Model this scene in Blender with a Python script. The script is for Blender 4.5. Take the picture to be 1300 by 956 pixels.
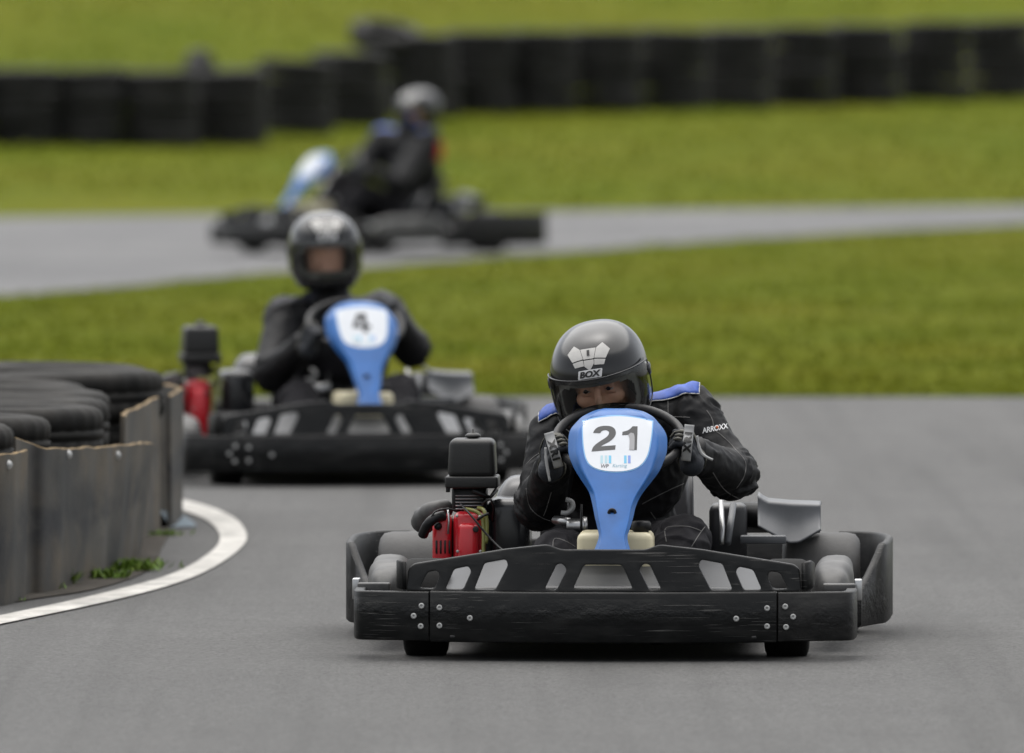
import bpy, bmesh, math, random
import numpy as np
from mathutils import Vector, Matrix, noise
from mathutils.bvhtree import BVHTree
random.seed(7); rng = np.random.default_rng(7)
R = math.radians
S = bpy.context.scene
COL = S.collection
for o in list(bpy.data.objects): bpy.data.objects.remove(o)

# ------------------------------------------------------------------ camera, sky, sun, exposure
CAM_H, LENS, TILT = 1.73, 400.0, R(1.895)
cam = bpy.data.cameras.new('camera'); camo = bpy.data.objects.new('camera', cam); COL.objects.link(camo)
camo.location = (0, 0, CAM_H); camo.rotation_euler = (R(90) - TILT, 0, 0)
cam.lens = LENS; cam.sensor_width = 36; cam.clip_start = 0.5; cam.clip_end = 4000
cam.dof.use_dof = True; cam.dof.focus_distance = 30.15; cam.dof.aperture_fstop = 4.4; cam.dof.aperture_blades = 9
S.camera = camo
SUN_EL, SUN_AZ = R(74), R(345)          # azimuth clockwise from +Y
w = bpy.data.worlds.new('World'); S.world = w; w.use_nodes = True
nt = w.node_tree; bg = nt.nodes['Background']
sky = nt.nodes.new('ShaderNodeTexSky'); sky.sky_type = 'NISHITA'; sky.sun_disc = False
sky.sun_elevation = SUN_EL; sky.sun_rotation = SUN_AZ; sky.dust_density = 3.0; sky.air_density = 1.0; sky.ozone_density = 1.0
hs = nt.nodes.new('ShaderNodeHueSaturation'); hs.inputs['Saturation'].default_value = 0.22
nt.links.new(sky.outputs[0], hs.inputs['Color']); nt.links.new(hs.outputs[0], bg.inputs[0]); bg.inputs[1].default_value = 0.10
sl = bpy.data.lights.new('sun', 'SUN'); sl.energy = 1.5; sl.angle = R(100); sl.color = (1, .97, .92)
so = bpy.data.objects.new('sun', sl); COL.objects.link(so)
sd = Vector((math.sin(SUN_AZ) * math.cos(SUN_EL), math.cos(SUN_AZ) * math.cos(SUN_EL), math.sin(SUN_EL)))
so.rotation_euler = sd.to_track_quat('Z', 'Y').to_euler()
S.view_settings.view_transform = 'Standard'; S.view_settings.look = 'None'; S.view_settings.gamma = 1
S.view_settings.use_curve_mapping = False; S.view_settings.exposure = 1.12
S.render.engine = 'CYCLES'; S.cycles.use_denoising = True; S.cycles.max_bounces = 8; S.cycles.transparent_max_bounces = 16

# ------------------------------------------------------------------ pixel helpers (a 1300 x 956 picture)
FPX = 1300 * LENS / 36
_F = Vector((0, math.cos(TILT), -math.sin(TILT))); _U = Vector((0, math.sin(TILT), math.cos(TILT)))
def ray(px, py): return _F + Vector(((px - 650) / FPX, 0, 0)) + _U * ((478 - py) / FPX)
def at_depth(px, py, Y):
    d = ray(px, py); return Vector((0, 0, CAM_H)) + d * (Y / d.y)
def ground(px, py, z=0):
    d = ray(px, py); return Vector((0, 0, CAM_H)) + d * ((CAM_H - z) / -d.z)
class Frame:
    """a kart's place in the world; loc() turns a picture point at a local depth into kart coordinates"""
    def __init__(s, x, y, deg, z=0): s.M = Matrix.Translation((x, y, z)) @ Matrix.Rotation(R(deg), 4, 'Z'); s.I = s.M.inverted(); s.x, s.y, s.a = x, y, R(deg)
    def loc(s, px, py, ly):
        Y = s.y + ly
        for _ in range(4):
            p = s.I @ at_depth(px, py, Y); Y += (ly - p.y) * math.cos(s.a)
        p.y = ly; return p
K1 = Frame(.274, 30.55, -2.3); K2 = Frame(-.635, 41.25, 8.0); FAR_Z = .085; K3 = Frame(-.90, 74.0, -49, FAR_Z + .008)

# ------------------------------------------------------------------ materials
def N(nt, t, **kw):
    n = nt.nodes.new(t)
    for k, v in kw.items():
        if k in n.inputs: n.inputs[k].default_value = v
        else: setattr(n, k, v)
    return n
def mat(name, col, rough=.6, metal=0, spec=.5, var=0, vscale=8, col2=None, bump=0, bscale=60, bdist=.002, coat=0, stretch=None, rvar=0):
    m = bpy.data.materials.new(name); m.use_nodes = True; t = m.node_tree; b = t.nodes['Principled BSDF']
    b.inputs['Base Color'].default_value = (*col, 1); b.inputs['Roughness'].default_value = rough
    b.inputs['Metallic'].default_value = metal; b.inputs['Specular IOR Level'].default_value = spec
    if coat: b.inputs['Coat Weight'].default_value = coat; b.inputs['Coat Roughness'].default_value = .2
    tc = N(t, 'ShaderNodeTexCoord'); src = tc.outputs['Object']
    if stretch:
        mp = N(t, 'ShaderNodeMapping'); mp.inputs['Scale'].default_value = stretch; t.links.new(src, mp.inputs[0]); src = mp.outputs[0]
    if var or col2:
        n = N(t, 'ShaderNodeTexNoise', Scale=vscale, Detail=6.0, Roughness=.6); t.links.new(src, n.inputs['Vector'])
        r = N(t, 'ShaderNodeValToRGB'); c2 = col2 or tuple(min(1, c * (1 + var)) for c in col); c1 = col if col2 else tuple(c * (1 - var) for c in col)
        r.color_ramp.elements[0].position = .35; r.color_ramp.elements[1].position = .68
        r.color_ramp.elements[0].color = (*c1, 1); r.color_ramp.elements[1].color = (*c2, 1)
        t.links.new(n.outputs[0], r.inputs[0]); t.links.new(r.outputs[0], b.inputs['Base Color'])
        if rvar:
            mr = N(t, 'ShaderNodeMapRange'); mr.inputs[3].default_value = rough - rvar; mr.inputs[4].default_value = rough + rvar
            t.links.new(n.outputs[0], mr.inputs[0]); t.links.new(mr.outputs[0], b.inputs['Roughness'])
    if bump:
        n2 = N(t, 'ShaderNodeTexNoise', Scale=bscale, Detail=4.0); t.links.new(src, n2.inputs['Vector'])
        bp = N(t, 'ShaderNodeBump', Strength=bump, Distance=bdist); t.links.new(n2.outputs[0], bp.inputs['Height']); t.links.new(bp.outputs[0], b.inputs['Normal'])
    return m
def scuffed(name, col, col2, rough=.5, band=None):
    """moulded plastic: fine grain, long scratches, gouges in a rubbed band"""
    m = mat(name, col, rough, spec=.22); t = m.node_tree; b = t.nodes['Principled BSDF']; tc = N(t, 'ShaderNodeTexCoord')
    def nz(scale, st, rot=0, detail=5):
        mp = N(t, 'ShaderNodeMapping'); mp.inputs['Scale'].default_value = st; mp.inputs['Rotation'].default_value = (0, R(rot), 0)
        t.links.new(tc.outputs['Object'], mp.inputs[0]); n = N(t, 'ShaderNodeTexNoise', Scale=scale, Detail=float(detail), Roughness=.6); t.links.new(mp.outputs[0], n.inputs['Vector']); return n.outputs[0]
    def ramp(o, a, c):
        r = N(t, 'ShaderNodeMapRange'); r.inputs[1].default_value = a; r.inputs[2].default_value = c; t.links.new(o, r.inputs[0]); return r.outputs[0]
    def mth(op, a, c):
        n = N(t, 'ShaderNodeMath', operation=op)
        for i, v in enumerate((a, c)):
            if isinstance(v, (int, float)): n.inputs[i].default_value = v
            else: t.links.new(v, n.inputs[i])
        return n.outputs[0]
    s1 = ramp(nz(26, (.10, 1, 7), 7, 2), .655, .70); s2 = ramp(nz(34, (.08, 1, 9), -12, 2), .66, .70); s0 = ramp(nz(6, (1, 1, 1)), .46, .62)
    scr = mth('MULTIPLY', mth('MAXIMUM', s1, s2), s0)
    dirt = ramp(nz(14, (.5, 1, 1.6)), .48, .8)
    mx = N(t, 'ShaderNodeMix', data_type='RGBA'); mx.inputs[6].default_value = (*col, 1); mx.inputs[7].default_value = (*col2, 1)
    t.links.new(mth('ADD', mth('MULTIPLY', scr, .75), mth('MULTIPLY', dirt, .16)), mx.inputs[0])
    t.links.new(mx.outputs[2], b.inputs['Base Color'])
    gouge = nz(46, (.7, 1, 1.1), 0, 6)
    if band:
        sx = N(t, 'ShaderNodeSeparateXYZ'); t.links.new(tc.outputs['Object'], sx.inputs[0])
        d = mth('ABSOLUTE', mth('SUBTRACT', sx.outputs[2], band[0]), 0)
        k = mth('SUBTRACT', 1.0, ramp(d, 0, band[1])); k = mth('MULTIPLY', k, ramp(nz(5, (1, 1, 1)), .35, .55))
        gouge = mth('MULTIPLY', gouge, mth('ADD', k, .03))
    h = mth('ADD', gouge, mth('ADD', mth('MULTIPLY', scr, .12), mth('MULTIPLY', nz(260, (1, 1, 1)), .035)))
    bp = N(t, 'ShaderNodeBump', Strength=.9, Distance=.010); t.links.new(h, bp.inputs['Height']); t.links.new(bp.outputs[0], b.inputs['Normal'])
    return m
M = {}
M['bumper'] = scuffed('bumper_plastic', (.0065, .007, .0072), (.11, .108, .102), .43, (.135, .035))
M['bumper_worn'] = scuffed('worn_plastic', (.012, .012, .012), (.18, .175, .165), .5, (.11, .07))
M['grey_worn'] = mat('grey_worn_plastic', (.035, .035, .035), .55, col2=(.10, .098, .093), vscale=12, bump=.5, bscale=25)
M['tray'] = mat('tray_plastic', (.028, .030, .033), .42, spec=.35, var=.15, vscale=6)
M['black'] = mat('black_plastic', (.008, .008, .009), .42, spec=.3, var=.3, bump=.2, bscale=120)
M['gloss'] = mat('gloss_plastic', (.018, .019, .021), .22, var=.25)
M['cover'] = mat('grey_cover', (.085, .089, .096), .42, var=.22, vscale=6, bump=.25, bscale=10)
M['filter'] = mat('filter_box', (.015, .015, .0146), .42, spec=.4, var=.15, bump=.25, bscale=250)
M['blue'] = mat('blue_panel', (.007, .098, .33), .36, spec=.25, var=.16, vscale=9, coat=.15, bump=.05, bscale=30)
M['white'] = mat('plate_white', (.58, .605, .64), .38, var=.04, vscale=10)
M['plateblue'] = mat('plate_edge', (.14, .36, .64), .4)
M['digit'] = mat('digit_grey', (.03, .032, .035), .5)
M['digitlight'] = mat('digit_worn', (.28, .28, .29), .55)
M['cyan'] = mat('print_cyan', (.12, .42, .62), .5); M['palecyan'] = mat('print_pale', (.36, .52, .58), .5); M['indigo'] = mat('print_indigo', (.16, .25, .58), .5)
M['print'] = mat('print_dark', (.08, .08, .09), .5); M['printteal'] = mat('print_teal', (.16, .33, .42), .5)
M['red'] = mat('engine_red', (.52, .012, .022), .3, var=.12, coat=.3)
M['steel'] = mat('steel', (.42, .42, .42), .35, 1, var=.15)
M['bolt'] = mat('bolt_zinc', (.42, .42, .41), .5, .2, var=.2, vscale=80)
M['rubber'] = mat('kart_tyre', (.007, .007, .007), .78, spec=.25, var=.25, vscale=20, bump=.4, bscale=60)
M['rubberdust'] = mat('rear_tyre_rubber', (.042, .041, .040), .62, var=.3, vscale=10, bump=.3, bscale=80)
M['hose'] = mat('fuel_hose', (.20, .20, .055), .35, var=.2)
M['tank'] = mat('cream_tank', (.62, .56, .38), .4, var=.06)
M['seat'] = mat('seat_plastic', (.016, .016, .018), .35, var=.2)
M['suit'] = mat('black_suit', (.0042, .0042, .005), .6, var=.35, vscale=6, bump=.5, bscale=55, bdist=.003, spec=.28)
M['trousers'] = mat('grey_suit', (.015, .0142, .0168), .8, spec=.2, var=.2, vscale=9, bump=.5, bscale=500)
M['navy'] = mat('navy_yoke', (.008, .010, .022), .6, var=.3); M['suitblue'] = mat('blue_yoke', (.018, .065, .32), .6, var=.3, vscale=25, bump=.4, bscale=90)
M['piping'] = mat('pale_piping', (.50, .49, .46), .6)
M['stitch'] = mat('grey_stitch', (.14, .135, .13), .7)
M['glove'] = mat('glove_navy', (.010, .013, .019), .72, var=.3, bump=.5, bscale=200)
M['glovegrip'] = mat('glove_grip', (.075, .072, .058), .6, var=.2)
M['strap'] = mat('white_strap', (.36, .36, .355), .6, var=.08)
M['helmet'] = mat('helmet_gloss', (.004, .0043, .0047), .19, col2=(.008, .0085, .009), vscale=9, rvar=.06, coat=.15, spec=.45, bump=.05, bscale=7)
M['lining'] = mat('helmet_lining', (.12, .122, .112), .9, var=.15)
M['silver'] = mat('silver_emblem', (.44, .43, .41), .5, 0, var=.05, vscale=30)
M['sticker'] = mat('white_sticker', (.62, .62, .62), .4)
M['ink_and_shade'] = mat('black_ink_and_shade', (.01, .01, .01), .5)  # lettering and cables; also painted shade for the engine's slots and holes
M['skin'] = mat('skin', (.50, .27, .18), .5, col2=(.58, .33, .235), vscale=35, bump=.15, bscale=250)
M['skin'].node_tree.nodes['Principled BSDF'].inputs['Subsurface Weight'].default_value = .12
M['skin'].node_tree.nodes['Principled BSDF'].inputs['Subsurface Radius'].default_value = (.01, .004, .002)
M['brow'] = mat('brow_hair', (.02, .013, .01), .8)
M['sclera'] = mat('eye_white', (.34, .30, .28), .3); M['iris'] = mat('eye_iris', (.02, .012, .008), .12)
M['redcloth'] = mat('red_cloth', (.55, .04, .03), .7)
M['orange'] = mat('orange_print', (.7, .16, .04), .6)
M['pan'] = mat('floor_pan', (.02, .02, .02), .6)
vm = bpy.data.materials.new('visor_film'); vm.use_nodes = True; t = vm.node_tree; t.nodes.clear()
out = N(t, 'ShaderNodeOutputMaterial'); tr = N(t, 'ShaderNodeBsdfTransparent'); tr.inputs[0].default_value = (.93, .94, .93, 1)
gl = N(t, 'ShaderNodeBsdfGlossy', Roughness=.07); fr = N(t, 'ShaderNodeFresnel', IOR=1.5); mx = N(t, 'ShaderNodeMixShader')
t.links.new(fr.outputs[0], mx.inputs[0]); t.links.new(tr.outputs[0], mx.inputs[1]); t.links.new(gl.outputs[0], mx.inputs[2]); t.links.new(mx.outputs[0], out.inputs[0])
M['visor'] = vm

def noise_ground(name, cols, scales, bump, bscale, rough=.9, bdist=.01, streak=None):
    m = bpy.data.materials.new(name); m.use_nodes = True; t = m.node_tree; b = t.nodes['Principled BSDF']; tc = N(t, 'ShaderNodeTexCoord')
    prev = None
    for i, (c, sc) in enumerate(zip(cols[1:], scales)):
        n = N(t, 'ShaderNodeTexNoise', Scale=sc, Detail=7.0, Roughness=.62); t.links.new(tc.outputs['Object'], n.inputs['Vector'])
        mr = N(t, 'ShaderNodeMapRange'); mr.inputs[1].default_value = .42; mr.inputs[2].default_value = .66; t.links.new(n.outputs[0], mr.inputs[0])
        x = N(t, 'ShaderNodeMix', data_type='RGBA'); x.inputs[7].default_value = (*c, 1)
        if prev is None: x.inputs[6].default_value = (*cols[0], 1)
        else: t.links.new(prev, x.inputs[6])
        t.links.new(mr.outputs[0], x.inputs[0]); prev = x.outputs[2]
    if streak:
        for st, sc_, k in streak:
            mp = N(t, 'ShaderNodeMapping'); mp.inputs['Scale'].default_value = st; mp.inputs['Rotation'].default_value = (0, 0, R(k * 20)); t.links.new(tc.outputs['Object'], mp.inputs[0])
            n = N(t, 'ShaderNodeTexNoise', Scale=sc_, Detail=5.0, Roughness=.55); t.links.new(mp.outputs[0], n.inputs['Vector'])
            mr = N(t, 'ShaderNodeMapRange'); mr.inputs[1].default_value = .5; mr.inputs[2].default_value = .72; mr.inputs[4].default_value = k; t.links.new(n.outputs[0], mr.inputs[0])
            x = N(t, 'ShaderNodeMix', data_type='RGBA'); x.inputs[7].default_value = (.045, .044, .043, 1); t.links.new(prev, x.inputs[6]); t.links.new(mr.outputs[0], x.inputs[0]); prev = x.outputs[2]
    t.links.new(prev, b.inputs['Base Color']); b.inputs['Roughness'].default_value = rough; b.inputs['Specular IOR Level'].default_value = .3
    n = N(t, 'ShaderNodeTexNoise', Scale=bscale, Detail=5.0, Roughness=.7); t.links.new(tc.outputs['Object'], n.inputs['Vector'])
    bp = N(t, 'ShaderNodeBump', Strength=bump, Distance=bdist); t.links.new(n.outputs[0], bp.inputs['Height']); t.links.new(bp.outputs[0], b.inputs['Normal'])
    return m
M['asphalt'] = noise_ground('asphalt', [(.095, .094, .092), (.117, .116, .113), (.081, .080, .079), (.155, .153, .148), (.055, .054, .053)], [.30, 1.3, 150, 95], .8, 170, .82, .006, [((1.6, .10, 1), 1.6, .45), ((4, .05, 1), 2.0, .30)])
M['asphalt_far'] = noise_ground('asphalt_far', [(.108, .108, .110), (.165, .164, .163), (.092, .092, .093)], [.5, 6], .4, 120, .85, .004)
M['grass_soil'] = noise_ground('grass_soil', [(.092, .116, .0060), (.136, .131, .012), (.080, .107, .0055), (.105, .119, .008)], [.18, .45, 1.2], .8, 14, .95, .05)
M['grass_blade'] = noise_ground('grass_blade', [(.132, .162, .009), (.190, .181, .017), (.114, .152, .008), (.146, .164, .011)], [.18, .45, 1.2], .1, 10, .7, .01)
for k_ in ('grass_soil', 'grass_blade'): M[k_].node_tree.nodes['Principled BSDF'].inputs['Specular IOR Level'].default_value = .06
M['dirt'] = noise_ground('dirt', [(.055, .047, .038), (.085, .075, .062), (.04, .035, .028)], [3, 14], .8, 60, .95, .01)
M['weed'] = noise_ground('weed_leaf', [(.09, .17, .015), (.16, .22, .03)], [30], .1, 30, .6)
M['line'] = noise_ground('line_paint', [(.54, .52, .48), (.34, .325, .30), (.58, .565, .53), (.30, .29, .27)], [2, 25, 9], .35, 170, .7, .003)
M['bluepaint'] = noise_ground('blue_paint', [(.12, .17, .21), (.16, .19, .21)], [6], .35, 170, .7, .003)
M['wall_tyre'] = mat('old_tyre', (.010, .010, .0095), .8, spec=.22, col2=(.030, .028, .025), vscale=7, bump=.4, bscale=40)
M['far_tyre'] = mat('far_tyre_rubber', (.006, .006, .006), .7, spec=.3, col2=(.018, .0175, .017), vscale=5, bump=.4, bscale=40)
def belt_material():
    m = noise_ground('rubber_belt', [(.092, .085, .072), (.122, .096, .066), (.078, .075, .069), (.036, .036, .036)], [2.5, 6, 1.9], .5, 40, .7, .004)
    t = m.node_tree; b = t.nodes['Principled BSDF']; tc = N(t, 'ShaderNodeTexCoord'); sx = N(t, 'ShaderNodeSeparateXYZ'); t.links.new(tc.outputs['Object'], sx.inputs[0])
    old = b.inputs['Base Color'].links[0].from_socket
    # a dark scuffed swathe rubbed in by wheels, and a rusty weathered top edge
    n = N(t, 'ShaderNodeTexNoise', Scale=5.0, Detail=6.0); mp = N(t, 'ShaderNodeMapping'); mp.inputs['Scale'].default_value = (1, .7, 1.8)
    t.links.new(tc.outputs['Object'], mp.inputs[0]); t.links.new(mp.outputs[0], n.inputs['Vector'])
    zz = N(t, 'ShaderNodeMath', operation='SUBTRACT'); t.links.new(sx.outputs[2], zz.inputs[0]); zz.inputs[1].default_value = .21
    ab = N(t, 'ShaderNodeMath', operation='ABSOLUTE'); t.links.new(zz.outputs[0], ab.inputs[0])
    mr = N(t, 'ShaderNodeMapRange'); mr.inputs[1].default_value = .12; mr.inputs[2].default_value = .02; t.links.new(ab.outputs[0], mr.inputs[0])
    mr2 = N(t, 'ShaderNodeMapRange'); mr2.inputs[1].default_value = .42; mr2.inputs[2].default_value = .6; t.links.new(n.outputs[0], mr2.inputs[0])
    mu = N(t, 'ShaderNodeMath', operation='MULTIPLY'); t.links.new(mr.outputs[0], mu.inputs[0]); t.links.new(mr2.outputs[0], mu.inputs[1])
    x = N(t, 'ShaderNodeMix', data_type='RGBA'); x.inputs[7].default_value = (.022, .023, .026, 1); t.links.new(old, x.inputs[6]); t.links.new(mu.outputs[0], x.inputs[0])
    t.links.new(x.outputs[2], b.inputs['Base Color']); return m
M['belt'] = belt_material(); M['belt_edge'] = mat('belt_edge', (.20, .135, .06), .85, var=.4, vscale=20)

# ------------------------------------------------------------------ mesh helpers
def mesh_from(verts, faces, smooth=True, name='m'):
    me = bpy.data.meshes.new(name); me.from_pydata([tuple(v) for v in verts], [], faces); me.update()
    if smooth: me.polygons.foreach_set('use_smooth', [True] * len(me.polygons))
    return me
def from_bm(bm, smooth=True, name='m'):
    bmesh.ops.recalc_face_normals(bm, faces=bm.faces)
    me = bpy.data.meshes.new(name); bm.to_mesh(me); bm.free()
    if smooth: me.polygons.foreach_set('use_smooth', [True] * len(me.polygons))
    return me
def obj(name, me, m, parent=None, sharp=None, **tags):
    o = bpy.data.objects.new(name, me); COL.objects.link(o); me.name = name
    if m is not None:
        me.materials.clear()
        for x in (m if isinstance(m, list) else [m]): me.materials.append(x)
    if sharp:
        try: me.set_sharp_from_angle(angle=R(sharp))
        except Exception: pass
    if parent: o.parent = parent
    for k, v in tags.items(): o[k] = v
    return o
def join(meshes):
    bm = bmesh.new()
    for me in meshes:
        bm.from_mesh(me); bpy.data.meshes.remove(me)
    return from_bm(bm)
def box(lo, hi, bev=.004, seg=2, taper=None, Mx=None):
    bm = bmesh.new(); bmesh.ops.create_cube(bm, size=1)
    lo, hi = Vector(lo), Vector(hi); c = (lo + hi) / 2; d = hi - lo
    for v in bm.verts:
        k = taper if (taper and v.co.z > 0) else 1
        v.co = Vector((v.co.x * d.x * k, v.co.y * d.y * k, v.co.z * d.z)) + c
    if bev: bmesh.ops.bevel(bm, geom=list(bm.edges) + list(bm.verts), offset=bev, segments=seg, profile=.5, affect='EDGES')
    if Mx is not None: bm.transform(Mx)
    return from_bm(bm)
def smooth_path(pts, n=6):
    pts = [Vector(p) for p in pts]; out = []
    for i in range(len(pts) - 1):
        p0 = pts[max(i - 1, 0)]; p1 = pts[i]; p2 = pts[i + 1]; p3 = pts[min(i + 2, len(pts) - 1)]
        for k in range(n):
            t = k / n
            out.append(.5 * ((2 * p1) + (p2 - p0) * t + (2 * p0 - 5 * p1 + 4 * p2 - p3) * t * t + (3 * p1 - p0 - 3 * p2 + p3) * t ** 3))
    out.append(pts[-1]); return out
def tube(pts, r, n=10, closed=False, caps=True):
    pts = [Vector(p) for p in pts]; m = len(pts); vs, fs = [], []
    rr = r if isinstance(r, (list, tuple)) else [r] * m
    up = None
    for i, p in enumerate(pts):
        if closed: d = pts[(i + 1) % m] - pts[i - 1]
        else: d = pts[min(i + 1, m - 1)] - pts[max(i - 1, 0)]
        d.normalize()
        if up is None:
            up = Vector((0, 0, 1)) if abs(d.z) < .9 else Vector((1, 0, 0))
        a = d.cross(up).normalized(); b = a.cross(d).normalized(); up = b
        for k in range(n):
            an = 2 * math.pi * k / n; vs.append(p + (a * math.cos(an) + b * math.sin(an)) * rr[i])
    L = m if closed else m - 1
    for i in range(L):
        for k in range(n):
            j = (i + 1) % m; fs.append((i * n + k, i * n + (k + 1) % n, j * n + (k + 1) % n, j * n + k))
    if caps and not closed: fs.append(tuple(range(n - 1, -1, -1))); fs.append(tuple((m - 1) * n + k for k in range(n)))
    return mesh_from(vs, fs)
def lathe(prof, n=32, axis='Z', Mx=None, closed=False, mod=None):
    vs, fs = [], []; m = len(prof)
    for k in range(n):
        a = 2 * math.pi * k / n
        for j, (r, z) in enumerate(prof):
            q = r + (mod(j, k) if mod else 0)
            v = (q * math.cos(a), q * math.sin(a), z)
            if axis == 'X': v = (z, v[0], v[1])
            if axis == 'Y': v = (v[0], z, v[1])
            vs.append(Vector(v))
    for k in range(n):
        for j in range(m if closed else m - 1):
            a, b = k * m + j, ((k + 1) % n) * m + j; c, d = ((k + 1) % n) * m + (j + 1) % m, k * m + (j + 1) % m
            fs.append((a, b, c, d))
    if Mx is not None: vs = [Mx @ v for v in vs]
    bm = bmesh.new(); me = mesh_from(vs, fs); bm.from_mesh(me); bpy.data.meshes.remove(me)
    bmesh.ops.remove_doubles(bm, verts=bm.verts, dist=1e-5); return from_bm(bm)
def grid(nu, nv, f, close_u=False):
    vs = [f(i / (nu - (0 if close_u else 1)), j / (nv - 1)) for j in range(nv) for i in range(nu)]; fs = []
    for j in range(nv - 1):
        for i in range(nu if close_u else nu - 1):
            a = j * nu + i; b = j * nu + (i + 1) % nu; fs.append((a, b, b + nu, a + nu))
    return mesh_from(vs, fs)
def solid(me, th, off=0):
    """give a sheet its thickness"""
    o = bpy.data.objects.new('tmp', me); COL.objects.link(o); md = o.modifiers.new('s', 'SOLIDIFY'); md.thickness = th; md.offset = off; md.use_even_offset = False
    return bake(o)
def bake(o):
    dg = bpy.context.evaluated_depsgraph_get(); dg.update()
    me = bpy.data.meshes.new_from_object(o.evaluated_get(dg)); d = o.data; bpy.data.objects.remove(o)
    if isinstance(d, bpy.types.Mesh): bpy.data.meshes.remove(d)
    else: bpy.data.curves.remove(d)
    return me
def band(path, z0, z1, th, ch=.006, close=False):
    """a strip that stands on edge along path [(x,y)] with chamfered edges; z0, z1 numbers or lists"""
    n = len(path); vs, fs = [], []
    for i, p in enumerate(path):
        a = Vector(path[max(i - 1, 0)]); b = Vector(path[min(i + 1, n - 1)]); d = (b - a); d = Vector((d[0], d[1])).normalized(); nn = Vector((-d.y, d.x))
        lo = z0[i] if isinstance(z0, (list, tuple)) else z0; hi = z1[i] if isinstance(z1, (list, tuple)) else z1
        for (o_, z) in ((0, lo + ch), (0, hi - ch), (ch, hi), (th - ch, hi), (th, hi - ch), (th, lo + ch), (th - ch, lo), (ch, lo)):
            vs.append((p[0] + nn.x * o_, p[1] + nn.y * o_, z))
    for i in range(n - 1):
        for k in range(8): fs.append((i * 8 + k, i * 8 + (k + 1) % 8, (i + 1) * 8 + (k + 1) % 8, (i + 1) * 8 + k))
    fs.append(tuple(range(7, -1, -1))); fs.append(tuple((n - 1) * 8 + k for k in range(8)))
    me = mesh_from(vs, fs); bm = bmesh.new(); bm.from_mesh(me); bpy.data.meshes.remove(me); return from_bm(bm)
def shape2d(polys, ext=0, bev=0, cuts=0):
    """filled flat outline with holes, in its own XY plane"""
    cu = bpy.data.curves.new('c', 'CURVE'); cu.dimensions = '2D'; cu.fill_mode = 'BOTH'; cu.extrude = ext; cu.bevel_depth = bev; cu.bevel_resolution = 1; cu.offset = -bev
    for p in polys:
        s = cu.splines.new('POLY'); s.points.add(len(p) - 1); s.use_cyclic_u = True
        for q, v in zip(s.points, p): q.co = (v[0], v[1], 0, 1)
    o = bpy.data.objects.new('tmp', cu); COL.objects.link(o); me = bake(o)
    return cut(me, cuts) if cuts else me
def cut(me, step):
    bm = bmesh.new(); bm.from_mesh(me); bpy.data.meshes.remove(me)
    bmesh.ops.remove_doubles(bm, verts=bm.verts, dist=1e-7)
    for ax in (0, 1):
        c = [v.co[ax] for v in bm.verts]
        if not c: break
        x = min(c) + step
        while x < max(c):
            no = [0, 0, 0]; no[ax] = 1; co = [0, 0, 0]; co[ax] = x
            bmesh.ops.bisect_plane(bm, geom=bm.verts[:] + bm.edges[:] + bm.faces[:], plane_co=co, plane_no=no, dist=1e-6); x += step
    me = bpy.data.meshes.new('m'); bm.to_mesh(me); bm.free(); return me
def round_poly(p, r, n=4):
    out = []; L = len(p)
    for i in range(L):
        a, b, c = Vector(p[i - 1]), Vector(p[i]), Vector(p[(i + 1) % L]); u = (a - b); v = (c - b); k = min(r, u.length * .45, v.length * .45)
        s, e = b + u.normalized() * k, b + v.normalized() * k
        for j in range(n + 1):
            t = j / n; out.append(tuple((1 - t) ** 2 * s + 2 * t * (1 - t) * b + t * t * e))
    return out
def soften(poly, lim=42, it=2):
    """round the gentle bends of an outline, keep its sharp corners"""
    p = [Vector(q) for q in poly]
    for _ in range(it):
        out = []; n = len(p)
        for i in range(n):
            a, b, c = p[i - 1], p[i], p[(i + 1) % n]; an = (b - a).angle(c - b, 0)
            if 1e-3 < an < R(lim): out += [b.lerp(a, .25), b.lerp(c, .25)]
            else: out.append(b)
        p = out
    return [tuple(q) for q in p]
def text(s, size, bold=0, cuts=0, shear=0, space=1):
    cu = bpy.data.curves.new('t', 'FONT'); cu.body = s; cu.size = size; cu.offset = bold * size; cu.align_x = 'CENTER'; cu.align_y = 'CENTER'; cu.shear = shear; cu.space_character = space; cu.resolution_u = 5
    o = bpy.data.objects.new('tmp', cu); COL.objects.link(o); me = bake(o)
    # centre it
    xs = [v.co.x for v in me.vertices]; ys = [v.co.y for v in me.vertices]; cx = (min(xs) + max(xs)) / 2; cy = (min(ys) + max(ys)) / 2
    for v in me.vertices: v.co.x -= cx; v.co.y -= cy
    return cut(me, cuts) if cuts else me
def bvh_of(me): return BVHTree.FromPolygons([v.co.copy() for v in me.vertices], [tuple(p.vertices) for p in me.polygons])
def drape(me, place, direction, bvh, off):
    """lay a flat mesh on a surface: place(x,y) -> start point, cast along direction"""
    for v in me.vertices:
        o = place(v.co.x, v.co.y); d = direction(v.co.x, v.co.y) if callable(direction) else direction
        h = bvh.ray_cast(o, d.normalized())
        v.co = (h[0] - d.normalized() * (off + v.co.z)) if h[0] else o + d.normalized() * .3
    me.update(); me.polygons.foreach_set('use_smooth', [True] * len(me.polygons)); return me
def drop_far(me, lim):
    """remove faces whose edges jumped off a silhouette"""
    bm = bmesh.new(); bm.from_mesh(me); bpy.data.meshes.remove(me)
    bad = [f for f in bm.faces if max(e.calc_length() for e in f.edges) > lim]; bmesh.ops.delete(bm, geom=bad, context='FACES')
    me = bpy.data.meshes.new('m'); bm.to_mesh(me); bm.free(); return me
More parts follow.
